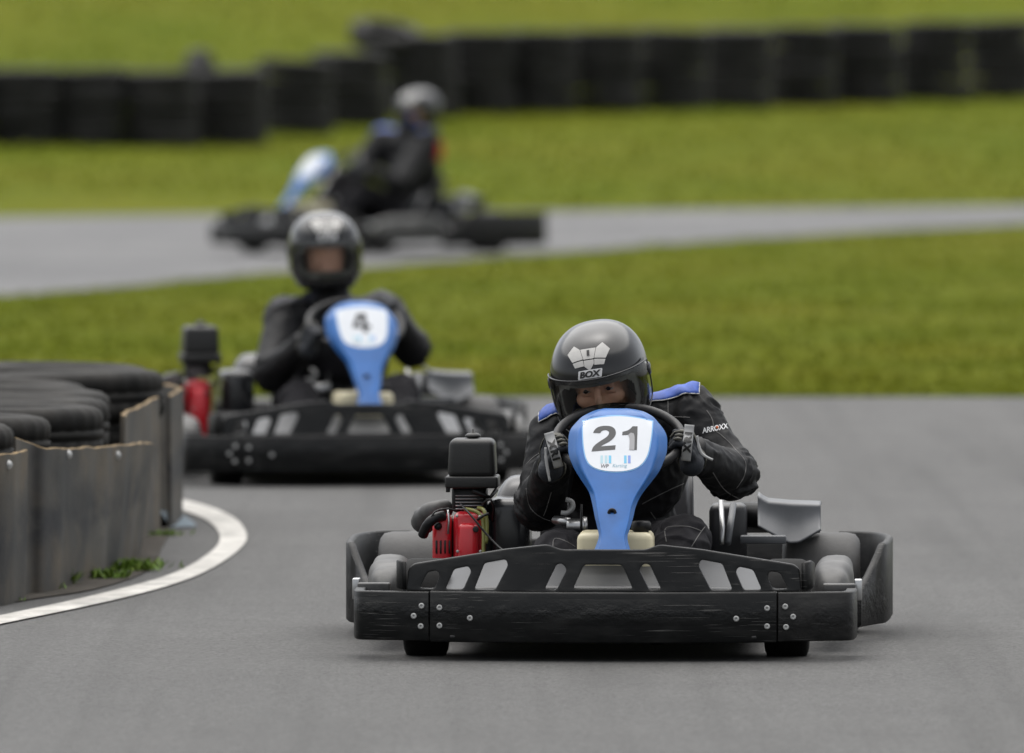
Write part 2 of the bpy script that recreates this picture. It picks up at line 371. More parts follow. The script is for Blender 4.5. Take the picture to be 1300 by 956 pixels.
def keep_largest(bm):
    seen, best = set(), []
    for v in bm.verts:
        if v in seen: continue
        st, isl = [v], []; seen.add(v)
        while st:
            a = st.pop(); isl.append(a)
            for e in a.link_edges:
                o = e.other_vert(a)
                if o not in seen: seen.add(o); st.append(o)
        if len(isl) > len(best): best = isl
    b = set(best); bmesh.ops.delete(bm, geom=[v for v in bm.verts if v not in b], context='VERTS')
def disc(p, r, d, n=12, axis='Y', dome=.4, hollow=False):
    """a bolt head: domed disc facing -axis"""
    prof = ([(0, d * .2), (r * .36, d * .2), (r * .40, -d)] if hollow else [(0, -d), (r * .55, -d)]) + [(r * .9, -d * (1 - dome)), (r, 0), (r, d * .5)]
    return lathe(prof, n, axis, Matrix.Translation(p))
def empty(name, Mx, **tags):
    o = bpy.data.objects.new(name, None); COL.objects.link(o); o.empty_display_size = .2; o.matrix_world = Mx
    for k, v in tags.items(): o[k] = v
    return o
def copy_tree(o, parent=None):
    c = o.copy(); COL.objects.link(c)
    if parent: c.parent = parent
    for ch in [x for x in bpy.data.objects if x.parent == o]: copy_tree(ch, c)
    return c
ORD = ['first', 'second', 'third', 'fourth', 'fifth', 'sixth', 'seventh', 'eighth', 'ninth', 'tenth', 'eleventh', 'twelfth', 'thirteenth', 'fourteenth', 'fifteenth', 'sixteenth', 'seventeenth', 'eighteenth', 'nineteenth']

# ------------------------------------------------------------------ the setting
FAR_NEAR = [(-900, 425), (-400, 402), (0, 378), (150, 367), (300, 352), (500, 338), (680, 325), (900, 308), (1100, 296), (1300, 286), (1700, 270), (2300, 255)]
FAR_FAR = [(-900, 282), (-400, 280), (0, 277), (400, 272), (900, 267), (1300, 262), (1700, 258), (2300, 250)]
nearc = [ground(*p, FAR_Z) for p in FAR_NEAR]; farc = [ground(*p, FAR_Z) for p in FAR_FAR]
def interp(pts, x):
    if x <= pts[0].x: return pts[0].y
    for a, b in zip(pts, pts[1:]):
        if x <= b.x: return a.y + (b.y - a.y) * (x - a.x) / (b.x - a.x)
    return pts[-1].y
def far_edge(x): return interp(farc, x)
EDGE_Y = ground(900, 506).y
def terrain(x, y):
    e = far_edge(x); z = FAR_Z * min(1, max(0, (y - EDGE_Y) / (interp(nearc, x) - EDGE_Y)))
    if y > e + .3: z = FAR_Z + .05 * (y - e - .3)
    if y > 109: z += .07 * (y - 109)
    if y > 150: z = .05 * (150 - e) + .07 * 41 + .02 * (y - 150)
    if y > 260: z = .05 * (150 - e) + .07 * 41 + .02 * 110
    n1 = interp(nearc, x)
    if EDGE_Y < y < n1: z += .05 * math.sin(math.pi * (y - EDGE_Y) / (n1 - EDGE_Y)) ** .7 * (1 + .5 * noise.noise(Vector((x * .4, y * .3, 0))))
    if y > e + 1: z += .05 * noise.noise(Vector((x * .35, y * .2, 3))) * min(1, (y - e - 1) / 5)
    return z
def axis_vals(segs):
    out = []
    for a, b, n in segs: out += list(np.linspace(a, b, n, endpoint=False))
    return out + [segs[-1][1]]
gx = axis_vals([(-1500, -60, 14), (-60, -14, 14), (-14, 14, 85), (14, 60, 14), (60, 1500, 14)])
gy = axis_vals([(-600, 0, 8), (0, 44, 10), (44, 130, 190), (130, 270, 40), (270, 2500, 12)])
gv = [(x, y, terrain(x, y)) for y in gy for x in gx]; nx = len(gx)
gf = [(j * nx + i, j * nx + i + 1, (j + 1) * nx + i + 1, (j + 1) * nx + i) for j in range(len(gy) - 1) for i in range(nx - 1)]
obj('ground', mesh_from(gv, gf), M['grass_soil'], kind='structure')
# near track: a sheet 4 mm proud, ragged along the verge
ex = list(np.linspace(-60, 60, 480)); top = []
for x in ex: top.append((x, EDGE_Y + .05 * noise.noise(Vector((x * 2.1, 0, 0))) + .10 * noise.noise(Vector((x * .35, 5, 0)))))
vs = [(x, -30, .006) for x, _ in top] + [(x, y, .006) for x, y in top]; n = len(top)
obj('race_track', mesh_from(vs, [(i, i + 1, n + i + 1, n + i) for i in range(n - 1)]), M['asphalt'], kind='structure')
# far track: a curving strip
xs = np.linspace(nearc[0].x, nearc[-1].x, 160)
vs = [(x, interp(nearc, x) + .06 * noise.noise(Vector((x * 1.7, 1, 0))), FAR_Z + .006) for x in xs] + [(x, far_edge(x) + .06 * noise.noise(Vector((x * 1.7, 9, 0))), FAR_Z + .006) for x in xs]
vs = [(-90, 60, .006)] + vs[:160] + [(90, 95, .006)] + [(-90, 86, .006)] + vs[160:] + [(90, 108, .006)]; n = 162
far_me = mesh_from([(x, y, max(z, terrain(x, y) + .008)) for x, y, z in vs], [(i, i + 1, n + i + 1, n + i) for i in range(n - 1)])
obj('far_track', far_me, M['asphalt_far'], kind='structure')
# white edge line round the apex
def ground_strip(outer, inner, z, name, m, k=5):
    a = smooth_path([ground(*p) for p in outer], k); b = smooth_path([ground(*p) for p in inner], k); n = len(a)
    a = [Vector((p.x, p.y, z)) for p in a]; b = [Vector((p.x, p.y, z)) for p in b]
    return obj(name, mesh_from(a + b, [(i, i + 1, n + i + 1, n + i) for i in range(n - 1)]), m, kind='structure')
ground_strip([(-320, 858), (-120, 822), (0, 797), (150, 765), (240, 739), (291, 712), (313, 689), (306, 669), (286, 655), (252, 643), (213, 634), (150, 622), (60, 610)],
             [(-320, 846), (-120, 811), (0, 786), (120, 760), (215, 734), (262, 709), (279, 690), (273, 673), (256, 661), (232, 652), (203, 644), (140, 632), (60, 622)], .011, 'track_edge_line', M['line'])
ground_strip([(205, 648), (225, 654), (243, 664), (250, 672)], [(170, 648), (180, 660), (190, 668), (200, 674)], .0105, 'blue_paint_patch', M['bluepaint'])
ground_strip([(-300, 835), (0, 772), (120, 752), (188, 728), (205, 700), (215, 672), (190, 640)], [(-500, 800), (-300, 740), (-200, 710), (-60, 690), (0, 660), (60, 640), (120, 620)], .0105, 'dirt_verge', M['dirt'])

# grass: blades nobody could count
def blades(name, pts, h, wd, m):
    n = len(pts); p = np.array(pts); a = rng.uniform(0, 2 * np.pi, n); hh = h * rng.uniform(.4, 1.1, n) * np.array([1 + .8 * noise.noise(Vector((q[0] * 1.7, q[1] * .8, 0))) for q in pts]); ww = wd * rng.uniform(.6, 1.4, n)
    lean = rng.normal(0, 1.1, (n, 2)) * hh[:, None]
    dx = np.cos(a) * ww; dy = np.sin(a) * ww
    v = np.empty((n * 3, 3)); v[0::3] = p + np.stack([dx, dy, 0 * a], 1); v[1::3] = p - np.stack([dx, dy, 0 * a], 1); v[2::3] = p + np.stack([lean[:, 0], lean[:, 1], hh], 1)
    me = bpy.data.meshes.new(name); me.vertices.add(n * 3); me.loops.add(n * 3); me.polygons.add(n)
    me.vertices.foreach_set('co', v.ravel()); me.loops.foreach_set('vertex_index', np.arange(n * 3)); me.polygons.foreach_set('loop_start', np.arange(0, n * 3, 3)); me.polygons.foreach_set('loop_total', np.full(n, 3)); me.update()
    me.validate(); return obj(name, me, m, kind='stuff')
P = []
for _ in range(150000):
    y = EDGE_Y + .03 + (rng.random() ** 1.8) * 38; x = rng.uniform(-.062, .062) * y
    if y < interp(nearc, x) - .05 and (y > EDGE_Y + .12 or noise.noise(Vector((x * 3, y * 3, 0))) > -.2):
        P.append((x, y, terrain(x, y) - .005))
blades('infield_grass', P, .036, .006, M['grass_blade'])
P = []
for _ in range(60000):
    y = rng.uniform(89, 128); x = rng.uniform(-.062, .062) * y
    if y > far_edge(x) + .1: P.append((x, y, terrain(x, y) - .005))
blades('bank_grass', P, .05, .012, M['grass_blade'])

# ------------------------------------------------------------------ tyre barriers
def tyre_mesh(r, w_, n=96, hole=.58, groove=.006):
    h = w_ / 2; ri = r * hole
    prof = [(ri, -h * .62), (ri + .012, -h * .80), (r * .80, -h), (r * .92, -h * .93), (r * .975, -h * .80), (r, -h * .62), (r, -h * .24), (r - .007, -h * .22), (r - .007, -h * .14), (r, -h * .12),
            (r, h * .12), (r - .007, h * .14), (r - .007, h * .22), (r, h * .24), (r, h * .62), (r * .975, h * .80), (r * .92, h * .93), (r * .80, h), (ri + .012, h * .80), (ri, h * .62), (ri + .03, h * .45), (r * .88, h * .6), (r * .90, 0), (r * .88, -h * .6), (ri + .03, -h * .45)]
    def mod(j, k): return -groove if (j in (3, 4, 5, 6, 13, 14, 15, 16) and k % 3 == 0) else 0
    return lathe(prof, n, 'Z', closed=True, mod=mod)
TY = tyre_mesh(.31, .170); TYF = tyre_mesh(.332, .18, 48)
TY.materials.append(M['wall_tyre']); TYF.materials.append(M['far_tyre'])
def tyre(me, x, y, z, label, group, tilt=0):
    o = bpy.data.objects.new('tyre', me); COL.objects.link(o); o.location = (x, y, z)
    o.rotation_euler = (tilt + rng.normal(0, .018), rng.normal(0, .018), rng.uniform(0, 6.28)); o['label'] = label; o['category'] = 'tyre'; o['group'] = group; return o
LV = ['bottom', 'second', 'third', 'top']
near_stacks = [  # right-edge pixel, depth, phrase
    (22, 32.65, 'nearest stack, at the left edge of the photo'), (80, 33.4, 'stack behind the wide rubber sheet, nearest of its three'), (140, 34.1, 'brown-rimmed stack behind the middle of the wide rubber sheet'), (160, 34.8, 'stack at the far end of the wide rubber sheet'),
    (150, 35.6, 'stack just beyond the wide rubber sheet'), (128, 36.35, 'stack between the wide and the narrow rubber sheets'), (216, 37.2, 'stack behind the narrow upright rubber sheet'), (205, 37.95, 'farthest stack, beyond the narrow rubber sheet')]
near_pos = []
for e, Y, ph in near_stacks:
    x = (e - 650) * Y / FPX - .34; near_pos.append((x, Y))
    for k in range(3): tyre(TY, x + rng.normal(-.004, .012), Y + rng.normal(0, .012), .090 + .1705 * k, f"{['bottom', 'middle', 'top'][k]} tyre of the {ph}", 'tyres stacked behind the rubber sheets')
row2 = [(-2.28, 33.1, 'inner row stack nearest the photo\'s left edge'), (-2.13, 34.0, 'second stack of the inner row'), (-2.08, 34.8, 'third stack of the inner row'), (-2.12, 35.7, 'fourth stack of the inner row'), (-2.02, 36.5, 'fifth stack of the inner row'), (-2.0, 37.3, 'farthest stack of the inner row')]
for x, Y, ph in row2:
    for k in range(3): tyre(TY, x, Y, .090 + .1705 * k + (.02 if k == 2 else 0), f"{['bottom', 'middle', 'top'][k]} tyre of the {ph}", 'tyres stacked behind the rubber sheets')
def sheet(path, z1, label, bolts, lean=0):
    p = smooth_path([Vector((a, b, 0)) for a, b in path], 14); q = [(v.x, v.y) for v in p]
    if isinstance(z1, tuple): z1 = [z1[0] + (z1[1] - z1[0]) * i / (len(q) - 1) for i in range(len(q))]
    me = band(q, .002, z1, .014, .003)
    for v in me.vertices: v.co.x += lean * v.co.z * min(1, max(0, (v.co.y - q[0][1]) / (q[-1][1] - q[0][1] + 1e-6))) + .014 * noise.noise(Vector((v.co.x * 2, v.co.y * 4.5, v.co.z * .8))); v.co.z += .006 * noise.noise(v.co * 7) if v.co.z > .2 else 0
    o = obj('rubber_sheet', me, [M['belt'], M['belt_edge']], sharp=40)
    for pl in me.polygons:
        if pl.index % 8 in (1, 2, 3) and pl.index < len(me.polygons) - 2: pl.material_index = 1; o['label'] = label; o['category'] = 'rubber sheet'; o['group'] = 'rubber sheets round the tyre barrier'
    b = bvh_of(me)
    for px, py in bolts:
        d = ray(px, py); h = b.ray_cast(Vector((0, 0, CAM_H)), d.normalized())
        if h[0]: obj('bolt', lathe([(0, -.008), (.006, -.008), (.009, -.004), (.012, 0), (.014, .002)], 12, 'Y', Matrix.Translation(h[0])), M['bolt'], o)
    return o
def gp(px, py): v = ground(px, py); return (v.x, v.y)
sheet([(-2.3, 32.15), (-1.74, 32.20), (-1.50, 32.27), (-1.43, 32.44), (-1.40, 32.70)], .437, 'grey rubber sheet cut off by the left edge of the photo', [(10, 590)], .03)
sheet([(-1.425, 32.75), (-1.40, 32.95), gp(60, 756), gp(100, 744), gp(140, 730), gp(166, 714), (-1.155, 35.3)], (.470, .350), 'wide scuffed grey-brown rubber sheet with weeds at its foot', [(86, 577), (148, 578)], .11)
sheet([(-1.205, 35.25), (-1.205, 35.6), (-1.175, 36.3), (-1.145, 37.0)], .44, 'narrow upright rubber sheet at the far end of the barrier', [(100, 478)])
sheet([(-1.108, 37.15), (-1.10, 37.5), (-1.11, 38.0), (-1.25, 38.6)], .44, 'edge-on mossy rubber sheet end beside the dark gap', [])
# weeds
def weed(cx, cy, n, spread, h, label):
    vs, fs = [], []
    for _ in range(n):
        x, y = cx + rng.normal(0, spread), cy + rng.normal(0, spread * .7); a = rng.uniform(0, 6.28); L = h * rng.uniform(.5, 1.2); l2 = rng.normal(0, .5, 2) * L; wd = .0045 * rng.uniform(.6, 1.5)
        b = len(vs); dx, dy = math.cos(a) * wd, math.sin(a) * wd
        vs += [(x, y, .008), (x + dx + l2[0] * .5, y + dy + l2[1] * .5, L * .6), (x + l2[0], y + l2[1], L), (x - dx + l2[0] * .5, y - dy + l2[1] * .5, L * .6)]; fs.append((b, b + 1, b + 2, b + 3))
    o = obj('weed', mesh_from(vs, fs), M['weed']); o['label'] = label; o['category'] = 'weed'; o['group'] = 'weeds at the foot of the tyre barrier'
for px, py, n, sp, h, lb in [(48, 752, 60, .03, .06, 'small green weed at the near end of the wide rubber sheet'), (76, 746, 70, .02, .10, 'tall thin weed in front of the wide rubber sheet'), (130, 738, 110, .036, .07, 'broad green weed clump under the wide rubber sheet'), (166, 728, 140, .05, .085, 'biggest weed clump at the far corner of the wide rubber sheet'), (205, 683, 50, .04, .05, 'small weed in front of the narrow rubber sheet'), (5, 766, 30, .03, .05, 'sparse weed at the left edge of the photo')]:
    g = ground(px, py); weed(g.x, g.y, n * 2, sp, h * .5, lb)
# far tyre wall
def wall_y(x_px, py):
    Y = 104.0
    for _ in range(60):
        X = (x_px - 650) * Y / FPX; z = terrain(X, Y); tgt = at_depth(x_px, py, Y).z; Y += (tgt - z) * -9 if False else (z - tgt) * -9
        Y = min(max(Y, 94), 112)
    return Y
LW = [(-62, 186), (27, 186), (112, 186), (203, 188), (287, 186), (372, 172), (445, 161)]
RW = [(534, 150), (610, 146), (688, 145), (771, 143), (853, 141), (936, 139), (1019, 136), (1101, 133), (1186, 129), (1270, 126), (1354, 123)]
for nm, lst in (('left-hand far tyre wall', LW), ('right-hand far tyre wall', RW)):
    for i, (px, py) in enumerate(lst):
        lo_, hi_ = 92.0, 114.0
        for _ in range(40):
            Y = (lo_ + hi_) / 2; X = (px - 650) * Y / FPX
            if at_depth(px, py, Y).z > terrain(X, Y): lo_ = Y
            else: hi_ = Y
        z = terrain(X, Y + .3)
        for k in range(4):
            zs = .88 if nm[0] == 'l' else 1
            tyre(TYF, X + rng.normal(0, .012), Y + .3 + rng.normal(0, .012), z + (.088 + .181 * k) * zs, f"{LV[k]} tyre of the {ORD[i]} stack from the left in the {nm}", 'tyres stacked in the far tyre walls').scale = (1, 1, zs)
        if (px, py) == (287, 186): tyre(TYF, X - .22, Y + .75, z + .47, 'loose upright tyre poking up behind the left-hand far tyre wall', 'tyres stacked in the far tyre walls').rotation_euler = (R(84), .1, R(78))
        if (px, py) == (534, 150): tyre(TYF, X - .30, Y + .25, z + .69, 'loose tyre leaning on the left end of the right-hand far tyre wall', 'tyres stacked in the far tyre walls', .15).rotation_euler[1] = .26

# ------------------------------------------------------------------ the kart (built once, front towards -Y)
def L(px, py, y): return K1.loc(px, py, y)
kart = empty('racing_kart', Matrix.Identity(4))
def front_y(x): return -.95 + .055 * (x / .454) ** 2
CX = 765.0
def nose_xz(px, py):
    p = L(px, py, -.93); c = L(CX, py, -.93); return (p.x - c.x, p.z)
# lower bumper band and its corner pieces
pth = [(x, front_y(x)) for x in np.linspace(-.452, .452, 25)]
lowb = obj('bumper_band', band(pth, .055, .188, .035, .005), M['bumper'], kart, 50)
corners = []
for s in (-1, 1):
    q = smooth_path([Vector((.457 * s, front_y(.457), 0)), Vector((.54 * s, -.880, 0)), Vector((.61 * s, -.864, 0)), Vector((.645 * s, -.845, 0)), Vector((.657 * s, -.79, 0)), Vector((.660 * s, -.70, 0)), Vector((.660 * s, -.60, 0))], 6)
    q = [(v.x, v.y) for v in q]; q = q[::-1] if s < 0 else q
    corners.append(obj('bumper_corner', band(q, .058, .186, .03, .004), M['bumper'] if s < 0 else M['bumper_worn'], kart, 50))
for s in (-1, 1):
    for px, py in ((557, 772), (557, 795), (596, 785)):
        x, z = nose_xz(px, py); obj('bolt', disc((abs(x) * s, front_y(x) - .001, z), .0078, .003, hollow=True), M['bolt'], lowb)
    for px, py in ((534, 770), (524, 783), (533, 796)):
        x, z = nose_xz(px, py); x = abs(x); yy = -.898 + (x - .457) * .18
        obj('bolt', disc((x * s, yy, z), .0078, .003, hollow=True), M['bolt'], corners[0 if s < 0 else 1])
# upper nose panel with its windows
half = [(765, 698.5), (711, 698.5), (694, 692), (640, 698), (523, 717.5), (516, 724), (514, 752), (765, 752)]
o_l = [nose_xz(*p) for p in half]; outline = o_l[:-1] + [(-x, z) for x, z in reversed(o_l[1:-1])]
wins = [[(531, 748), (541, 728), (554, 726), (557, 733), (550, 748.5)], [(564, 749), (575, 724), (593, 720), (597, 726), (587, 749)], [(601, 749), (614, 716), (641, 711), (644, 718), (628, 749)], [(691, 748), (706, 717), (713, 716), (719, 723), (706, 749)]]
polys = [round_poly(outline, .012)]
for wv in wins:
    q = [nose_xz(*p) for p in wv]; polys.append(round_poly(q, .008)); polys.append(round_poly([(-x, z) for x, z in reversed(q)], .008))
tz = [nose_xz(*p) for p in ((727, 747.5), (741, 717.5))]; polys.append(round_poly([tz[0], tz[1], (-tz[1][0], tz[1][1]), (-tz[0][0], tz[0][1])], .009))
me = shape2d(polys, .009, .004, .05)
for v in me.vertices:
    x, z, d = v.co.x, v.co.y, v.co.z; v.co = Vector((x, front_y(x) + .030 + .25 * (z - .18) - d, z))
bm = bmesh.new(); bm.from_mesh(me); bmesh.ops.triangulate(bm, faces=bm.faces); bpy.data.meshes.remove(me); me = from_bm(bm)
upb = obj('nose_panel', me, M['bumper'], kart, 35)
# side flanges of the nose panel running back past the front wheels
for s in (-1, 1):
    obj('nose_flange', band(sorted([(.528 * s, -.855), (.545 * s, -.80), (.55 * s, -.70)], key=lambda p: p[0]), .19, [.262, .265, .255] if s > 0 else [.255, .265, .262], .012, .003), M['bumper_worn'], kart)
# tray behind the windows
def tray(u, v):
    x = -.51 + 1.02 * u; y = -.885 + .36 * v; z = .190 + .085 * v ** 1.1 * (1 - .75 * abs(2 * u - 1) ** 2) - .02 * abs(2 * u - 1) ** 4
    return Vector((x, y + .055 * (x / .454) ** 2, z))
obj('nose_tray', solid(grid(24, 10, tray), .006), M['tray'], kart)
obj('floor_pan', box((-.40, -.91, .066), (.40, .92, .073), .002), M['pan'], kart)  # kart floor, extended to deepen the shade on the ground beneath
# chassis tubes
ch = [tube(smooth_path([(-.22, -.80, .085), (-.25, -.5, .08), (-.30, 0, .075), (-.32, .45, .085), (-.32, .85, .10)], 5), .015), tube(smooth_path([(.22, -.80, .085), (.25, -.5, .08), (.30, 0, .075), (.32, .45, .085), (.32, .85, .10)], 5), .015),
      tube([(-.45, -.62, .11), (.45, -.62, .11)], .015), tube([(-.30, -.1, .075), (.30, -.1, .075)], .014), tube([(-.32, .8, .10), (.32, .8, .10)], .014), tube([(-.25, -.82, .09), (.25, -.82, .09)], .014)]
obj('chassis_frame', join(ch), M['black'], kart)
obj('rear_axle', tube([(-.60, .50, .14), (.60, .50, .14)], .02, 12), M['steel'], kart)
def wheel(name, x, y, r, w_, m, tread):
    h = w_ / 2; k = .014
    prof = [(r * .52, -h * .80), (r * .60, -h * .97), (r * .78, -h), (r - k * 1.3, -h * .97), (r - k * .35, -h * .87), (r, -h * .66), (r + .001, 0), (r, h * .66), (r - k * .35, h * .87), (r - k * 1.3, h * .97), (r * .78, h), (r * .60, h * .97), (r * .52, h * .80)]
    o = obj(name, lathe(prof, 48, 'X', Matrix.Translation((x, y, r)), closed=True), m, kart)
    rp = [(.018, -h * .5), (r * .3, -h * .4), (r * .42, -h * .62), (r * .53, -h * .80), (r * .54, -h * .82), (r * .54, h * .82), (r * .50, h * .80), (r * .40, h * .3), (r * .2, h * .15), (.018, h * .2)]
    obj('rim', lathe(rp, 32, 'X', Matrix.Translation((x, y, r)), closed=True), M['steel'], o); return o
for s in (-1, 1):
    wheel('front_tyre', .475 * s, -.62, .13, .118, M['rubber'], 0)
    wheel('rear_tyre', .551 * s, .50, .139, .212, M['rubberdust'], 0)
    # side pod: a rounded plastic bar beside the front wheel, running back to the rear one
    def pod(u, v, s=s):
        y = -.50 + .62 * v; a = 2 * math.pi * u; k = max(0.02, (1 - (2 * abs(v - .5)) ** 5)) ** .5
        x = .592 + .052 * k * abs(math.cos(a)) ** .55 * (1 if math.cos(a) > 0 else -1); z = .160 + .078 * k * abs(math.sin(a)) ** .55 * (1 if math.sin(a) > 0 else -1)
        p = Vector((x, y, z)); p += Vector((.012, 0, .012)) * noise.noise(p * 9); return Vector((p.x * s, p.y, p.z))
    bm = bmesh.new(); mm = grid(28, 26, pod, True); bm.from_mesh(mm); bpy.data.meshes.remove(mm); bmesh.ops.holes_fill(bm, edges=[e for e in bm.edges if e.is_boundary])
    sp = obj('side_pod', from_bm(bm), M['grey_worn'], kart)
    obj('pod_bracket', box((min(.57 * s, .655 * s), -.66, .165), (max(.57 * s, .655 * s), -.61, .196), .004), M['grey_worn'], kart)
    obj('bracket_clip', box((min(.652 * s, .672 * s), -.60, .150), (max(.652 * s, .672 * s), -.55, .205), .003), M['steel'], kart)
    # rear wheel guard: rises from the side to full height behind the wheel
    q = smooth_path([Vector((.664 * s, .02, 0)), Vector((.700 * s, .14, 0)), Vector((.733 * s, .25, 0)), Vector((.742 * s, .45, 0)), Vector((.742 * s, .70, 0)), Vector((.70 * s, .88, 0)), Vector((.60 * s, .93, 0))], 5); n = len(q)
    top = [.128 + (.262 - .128) * min(1, i / 9.0) for i in range(n)]; bot = [.045] * n
    q = [(v.x, v.y) for v in q]
    if s < 0: q, top, bot = q[::-1], top[::-1], bot[::-1]
    obj('wheel_guard', band(q, bot, top, .022, .006), M['bumper_worn'], kart, 50)
obj('rear_bumper', band([(x, .935) for x in np.linspace(.60, -.60, 13)], .07, .24, .03, .006), M['bumper_worn'], kart, 50)
# seat: a bucket shell
def seatf(u, v):
    a = (u - .5) * 2; t = v
    y = -.02 + .50 * min(1, t * 1.6) - .0; z = .09 + (.02 if t < .55 else 0)
    if t < .55: y = -.05 + t / .55 * .40; z = .095
    else: y = .35 + (t - .55) / .45 * .17; z = .095 + ((t - .55) / .45) ** .9 * .36
    x = a * (.19 + .015 * math.sin(t * 3)); side = max(0, abs(a) - .6) / .4
    return Vector((x, y - side ** 2 * .10 * (1 if t > .5 else 0), z + side ** 1.6 * (.15 if t < .75 else .15 * (1 - (t - .75) * 3))))
obj('seat', solid(grid(25, 25, seatf), .008), M['seat'], kart)
# steering wheel
WC = L(786, 558, -.335); wt = R(61)
wa, wb = Vector((1, 0, 0)), Vector((0, math.sin(wt), math.cos(wt)))
RIM = [WC + (wa * math.cos(a) + wb * math.sin(a)) * .168 for a in np.linspace(0, 2 * math.pi, 48, endpoint=False)]
sw = obj('steering_wheel', tube(RIM, .0125, 12, True), M['black'], kart)
for a in (R(200), R(340), R(90)): obj('spoke', tube([WC + (wa * math.cos(a) + wb * math.sin(a)) * .16, WC], .008, 8), M['black'], sw)
obj('steering_column', tube([WC, (0, -.70, .12)], .011, 10), M['steel'], kart)
# blue number panel
EDGE = [(519, 768, 795), (521, 757, 808), (524, 749, 819), (530, 738, 829), (538, 730, 836), (546, 723.5, 842), (555, 721, 846), (566, 720.5, 846.5), (577, 721, 845.5), (588, 724.5, 841.5), (600, 730.5, 836), (612, 738.5, 827), (624, 746.5, 817.5), (634, 750, 811), (645, 752.5, 806.5), (658, 755, 803.5), (670, 758, 800), (681, 760, 796.5), (690, 757.5, 797.5), (699, 754, 800)]
_E = smooth_path([Vector(e) for e in EDGE], 4); EDGE = [(p.x, p.y, p.z) for p in _E]
def panel_depth(py): return -.80 + (699 - py) / 180 * .33
def panelf(u, v):
    k = v * (len(EDGE) - 1); i = min(int(k), len(EDGE) - 2); t = k - i
    py = EDGE[i][0] * (1 - t) + EDGE[i + 1][0] * t; a = EDGE[i][1] * (1 - t) + EDGE[i + 1][1] * t; b = EDGE[i][2] * (1 - t) + EDGE[i + 1][2] * t
    e = 2 * u - 1; e = math.copysign(1 - (1 - abs(e)) ** 1.5, e) if abs(e) > 0 else 0
    y = panel_depth(py); p = L(a + (b - a) * (e + 1) / 2, py, y)
    wide = (b - a) / 126
    depth = .050 * max(0, (abs(e) - .66) / .34) ** 1.7 * wide - .006 * (1 - e * e)
    if abs(e) > .55: depth -= .008 * math.exp(-((abs(e) - .80) / .065) ** 2) * min(1, wide * 1.2)
    top = max(0, (528 - py) / 9); p.y += depth + .035 * min(1, top) ** 2
    return p
pm = grid(57, 78, panelf); panel_bvh = bvh_of(pm)
panel = obj('number_panel', solid(pm, .004, 1), M['blue'], kart)
def on_panel(px, py): p = L(px, py, panel_depth(py)); return Vector((p.x, -1.3, p.z))
BACK = Vector((0, 1, 0))
plate_px = [(740, 535), (752, 531.5), (768, 529), (784, 528), (800, 529), (815, 531.5), (828, 535), (827.5, 548), (825, 565), (822, 578), (816, 588), (808, 594), (796, 597.5), (782, 598.5), (767, 597.5), (755, 594), (747, 588), (743, 578), (741, 565), (740, 548)]
def inset(p, d):
    c = Vector((sum(q[0] for q in p) / len(p), sum(q[1] for q in p) / len(p))); return [tuple(Vector(q) + (c - Vector(q)).normalized() * d) for q in p]
def panel_decal(name, polys, m, off, parent, cuts=3):
    polys = [soften(q) for q in polys]
    return obj(name, drape(shape2d(polys, 0, 0, cuts), on_panel, BACK, panel_bvh, off), m, parent)
panel_decal('plate_border', [inset(plate_px, -1.5)], M['plateblue'], .0008, panel)
plate = panel_decal('number_plate', [plate_px], M['white'], .0023, panel)
# print along the plate's foot
for x, m in ((764, 'palecyan'), (769.5, 'palecyan'), (774.5, 'cyan'), (794, 'cyan'), (799, 'indigo')): panel_decal('printed_bar', [[(x - 1.6, 578), (x + 1.6, 578), (x + 1.6, 588), (x - 1.6, 588)]], M[m], .0030, panel)
def panel_text(name, s, size, cx, cy, m, bold=0, shear=0, space=1, off=.0031, squash=1):
    me = text(s, size, bold, 3, shear, space)
    for v in me.vertices: v.co.x = cx + v.co.x * squash; v.co.y = cy - v.co.y
    return obj(name, drape(me, on_panel, BACK, panel_bvh, off), m, panel)
panel_text('printed_name', 'WP', 6.5, 768, 591.5, M['print'], .02, .2); panel_text('printed_name', 'Karting', 6.2, 787, 591.5, M['printteal'], .0, .2)
obj('panel_bolt', disc(L(777, 651, panel_depth(651) - .006), .0125, .003, 16, hollow=True), M['black'], panel)
# fuel tank under the panel
a, b = L(733, 700, -.62), L(829, 676, -.62)
tank = obj('fuel_tank', box((a.x, -.66, .19), (b.x, -.46, b.z), .018, 3), M['tank'], kart)
c = L(814, 676, -.58); obj('tank_cap', lathe([(0, .03), (.022, .03), (.026, .024), (.026, .006), (.02, .004), (.02, -.005)], 20, 'Z', Matrix.Translation((c.x, -.58, c.z))), M['black'], tank)
# engine: red shroud, air box, pipework
a, b = L(576, 706, .08), L(614, 649, .08)
def shroud(u, v):
    an = (u - .5) * math.pi; x = a.x + (b.x - a.x) * (.5 + .5 * math.sin(an)); bulge = math.cos(an) ** .6 if abs(u - .5) < .499 else 0
    z = .13 + (b.z - .13) * v; y = .10 - .06 * bulge * (1 - .25 * v ** 3); 
    if v > .9: y += (v - .9) * .5
    return Vector((x, y, z))
eng = obj('engine_shroud', join([box((a.x, .05, .13), (b.x + .004, .22, b.z), .02, 3), box((a.x + .012, .02, .13), (b.x - .012, .06, b.z - .03), .018, 3)]), M['red'], kart)
a2, b2 = L(549, 706, .07), L(573, 651, .07)
pull = obj('engine_cowl', box((a2.x, .06, .13), (b2.x, .20, b2.z - .006), .014, 3), M['red'], kart)
for px in (554, 559.5, 565, 570.5):
    p0, p1 = L(px - 1.2, 703, .056), L(px + 1.2, 686, .056); obj('cooling_slot_shade', box((p0.x, .0575, p0.z), (p1.x, .064, p1.z), .001, 1), M['ink_and_shade'], pull)  # solid black boxes standing proud, painted as the shade inside the slots
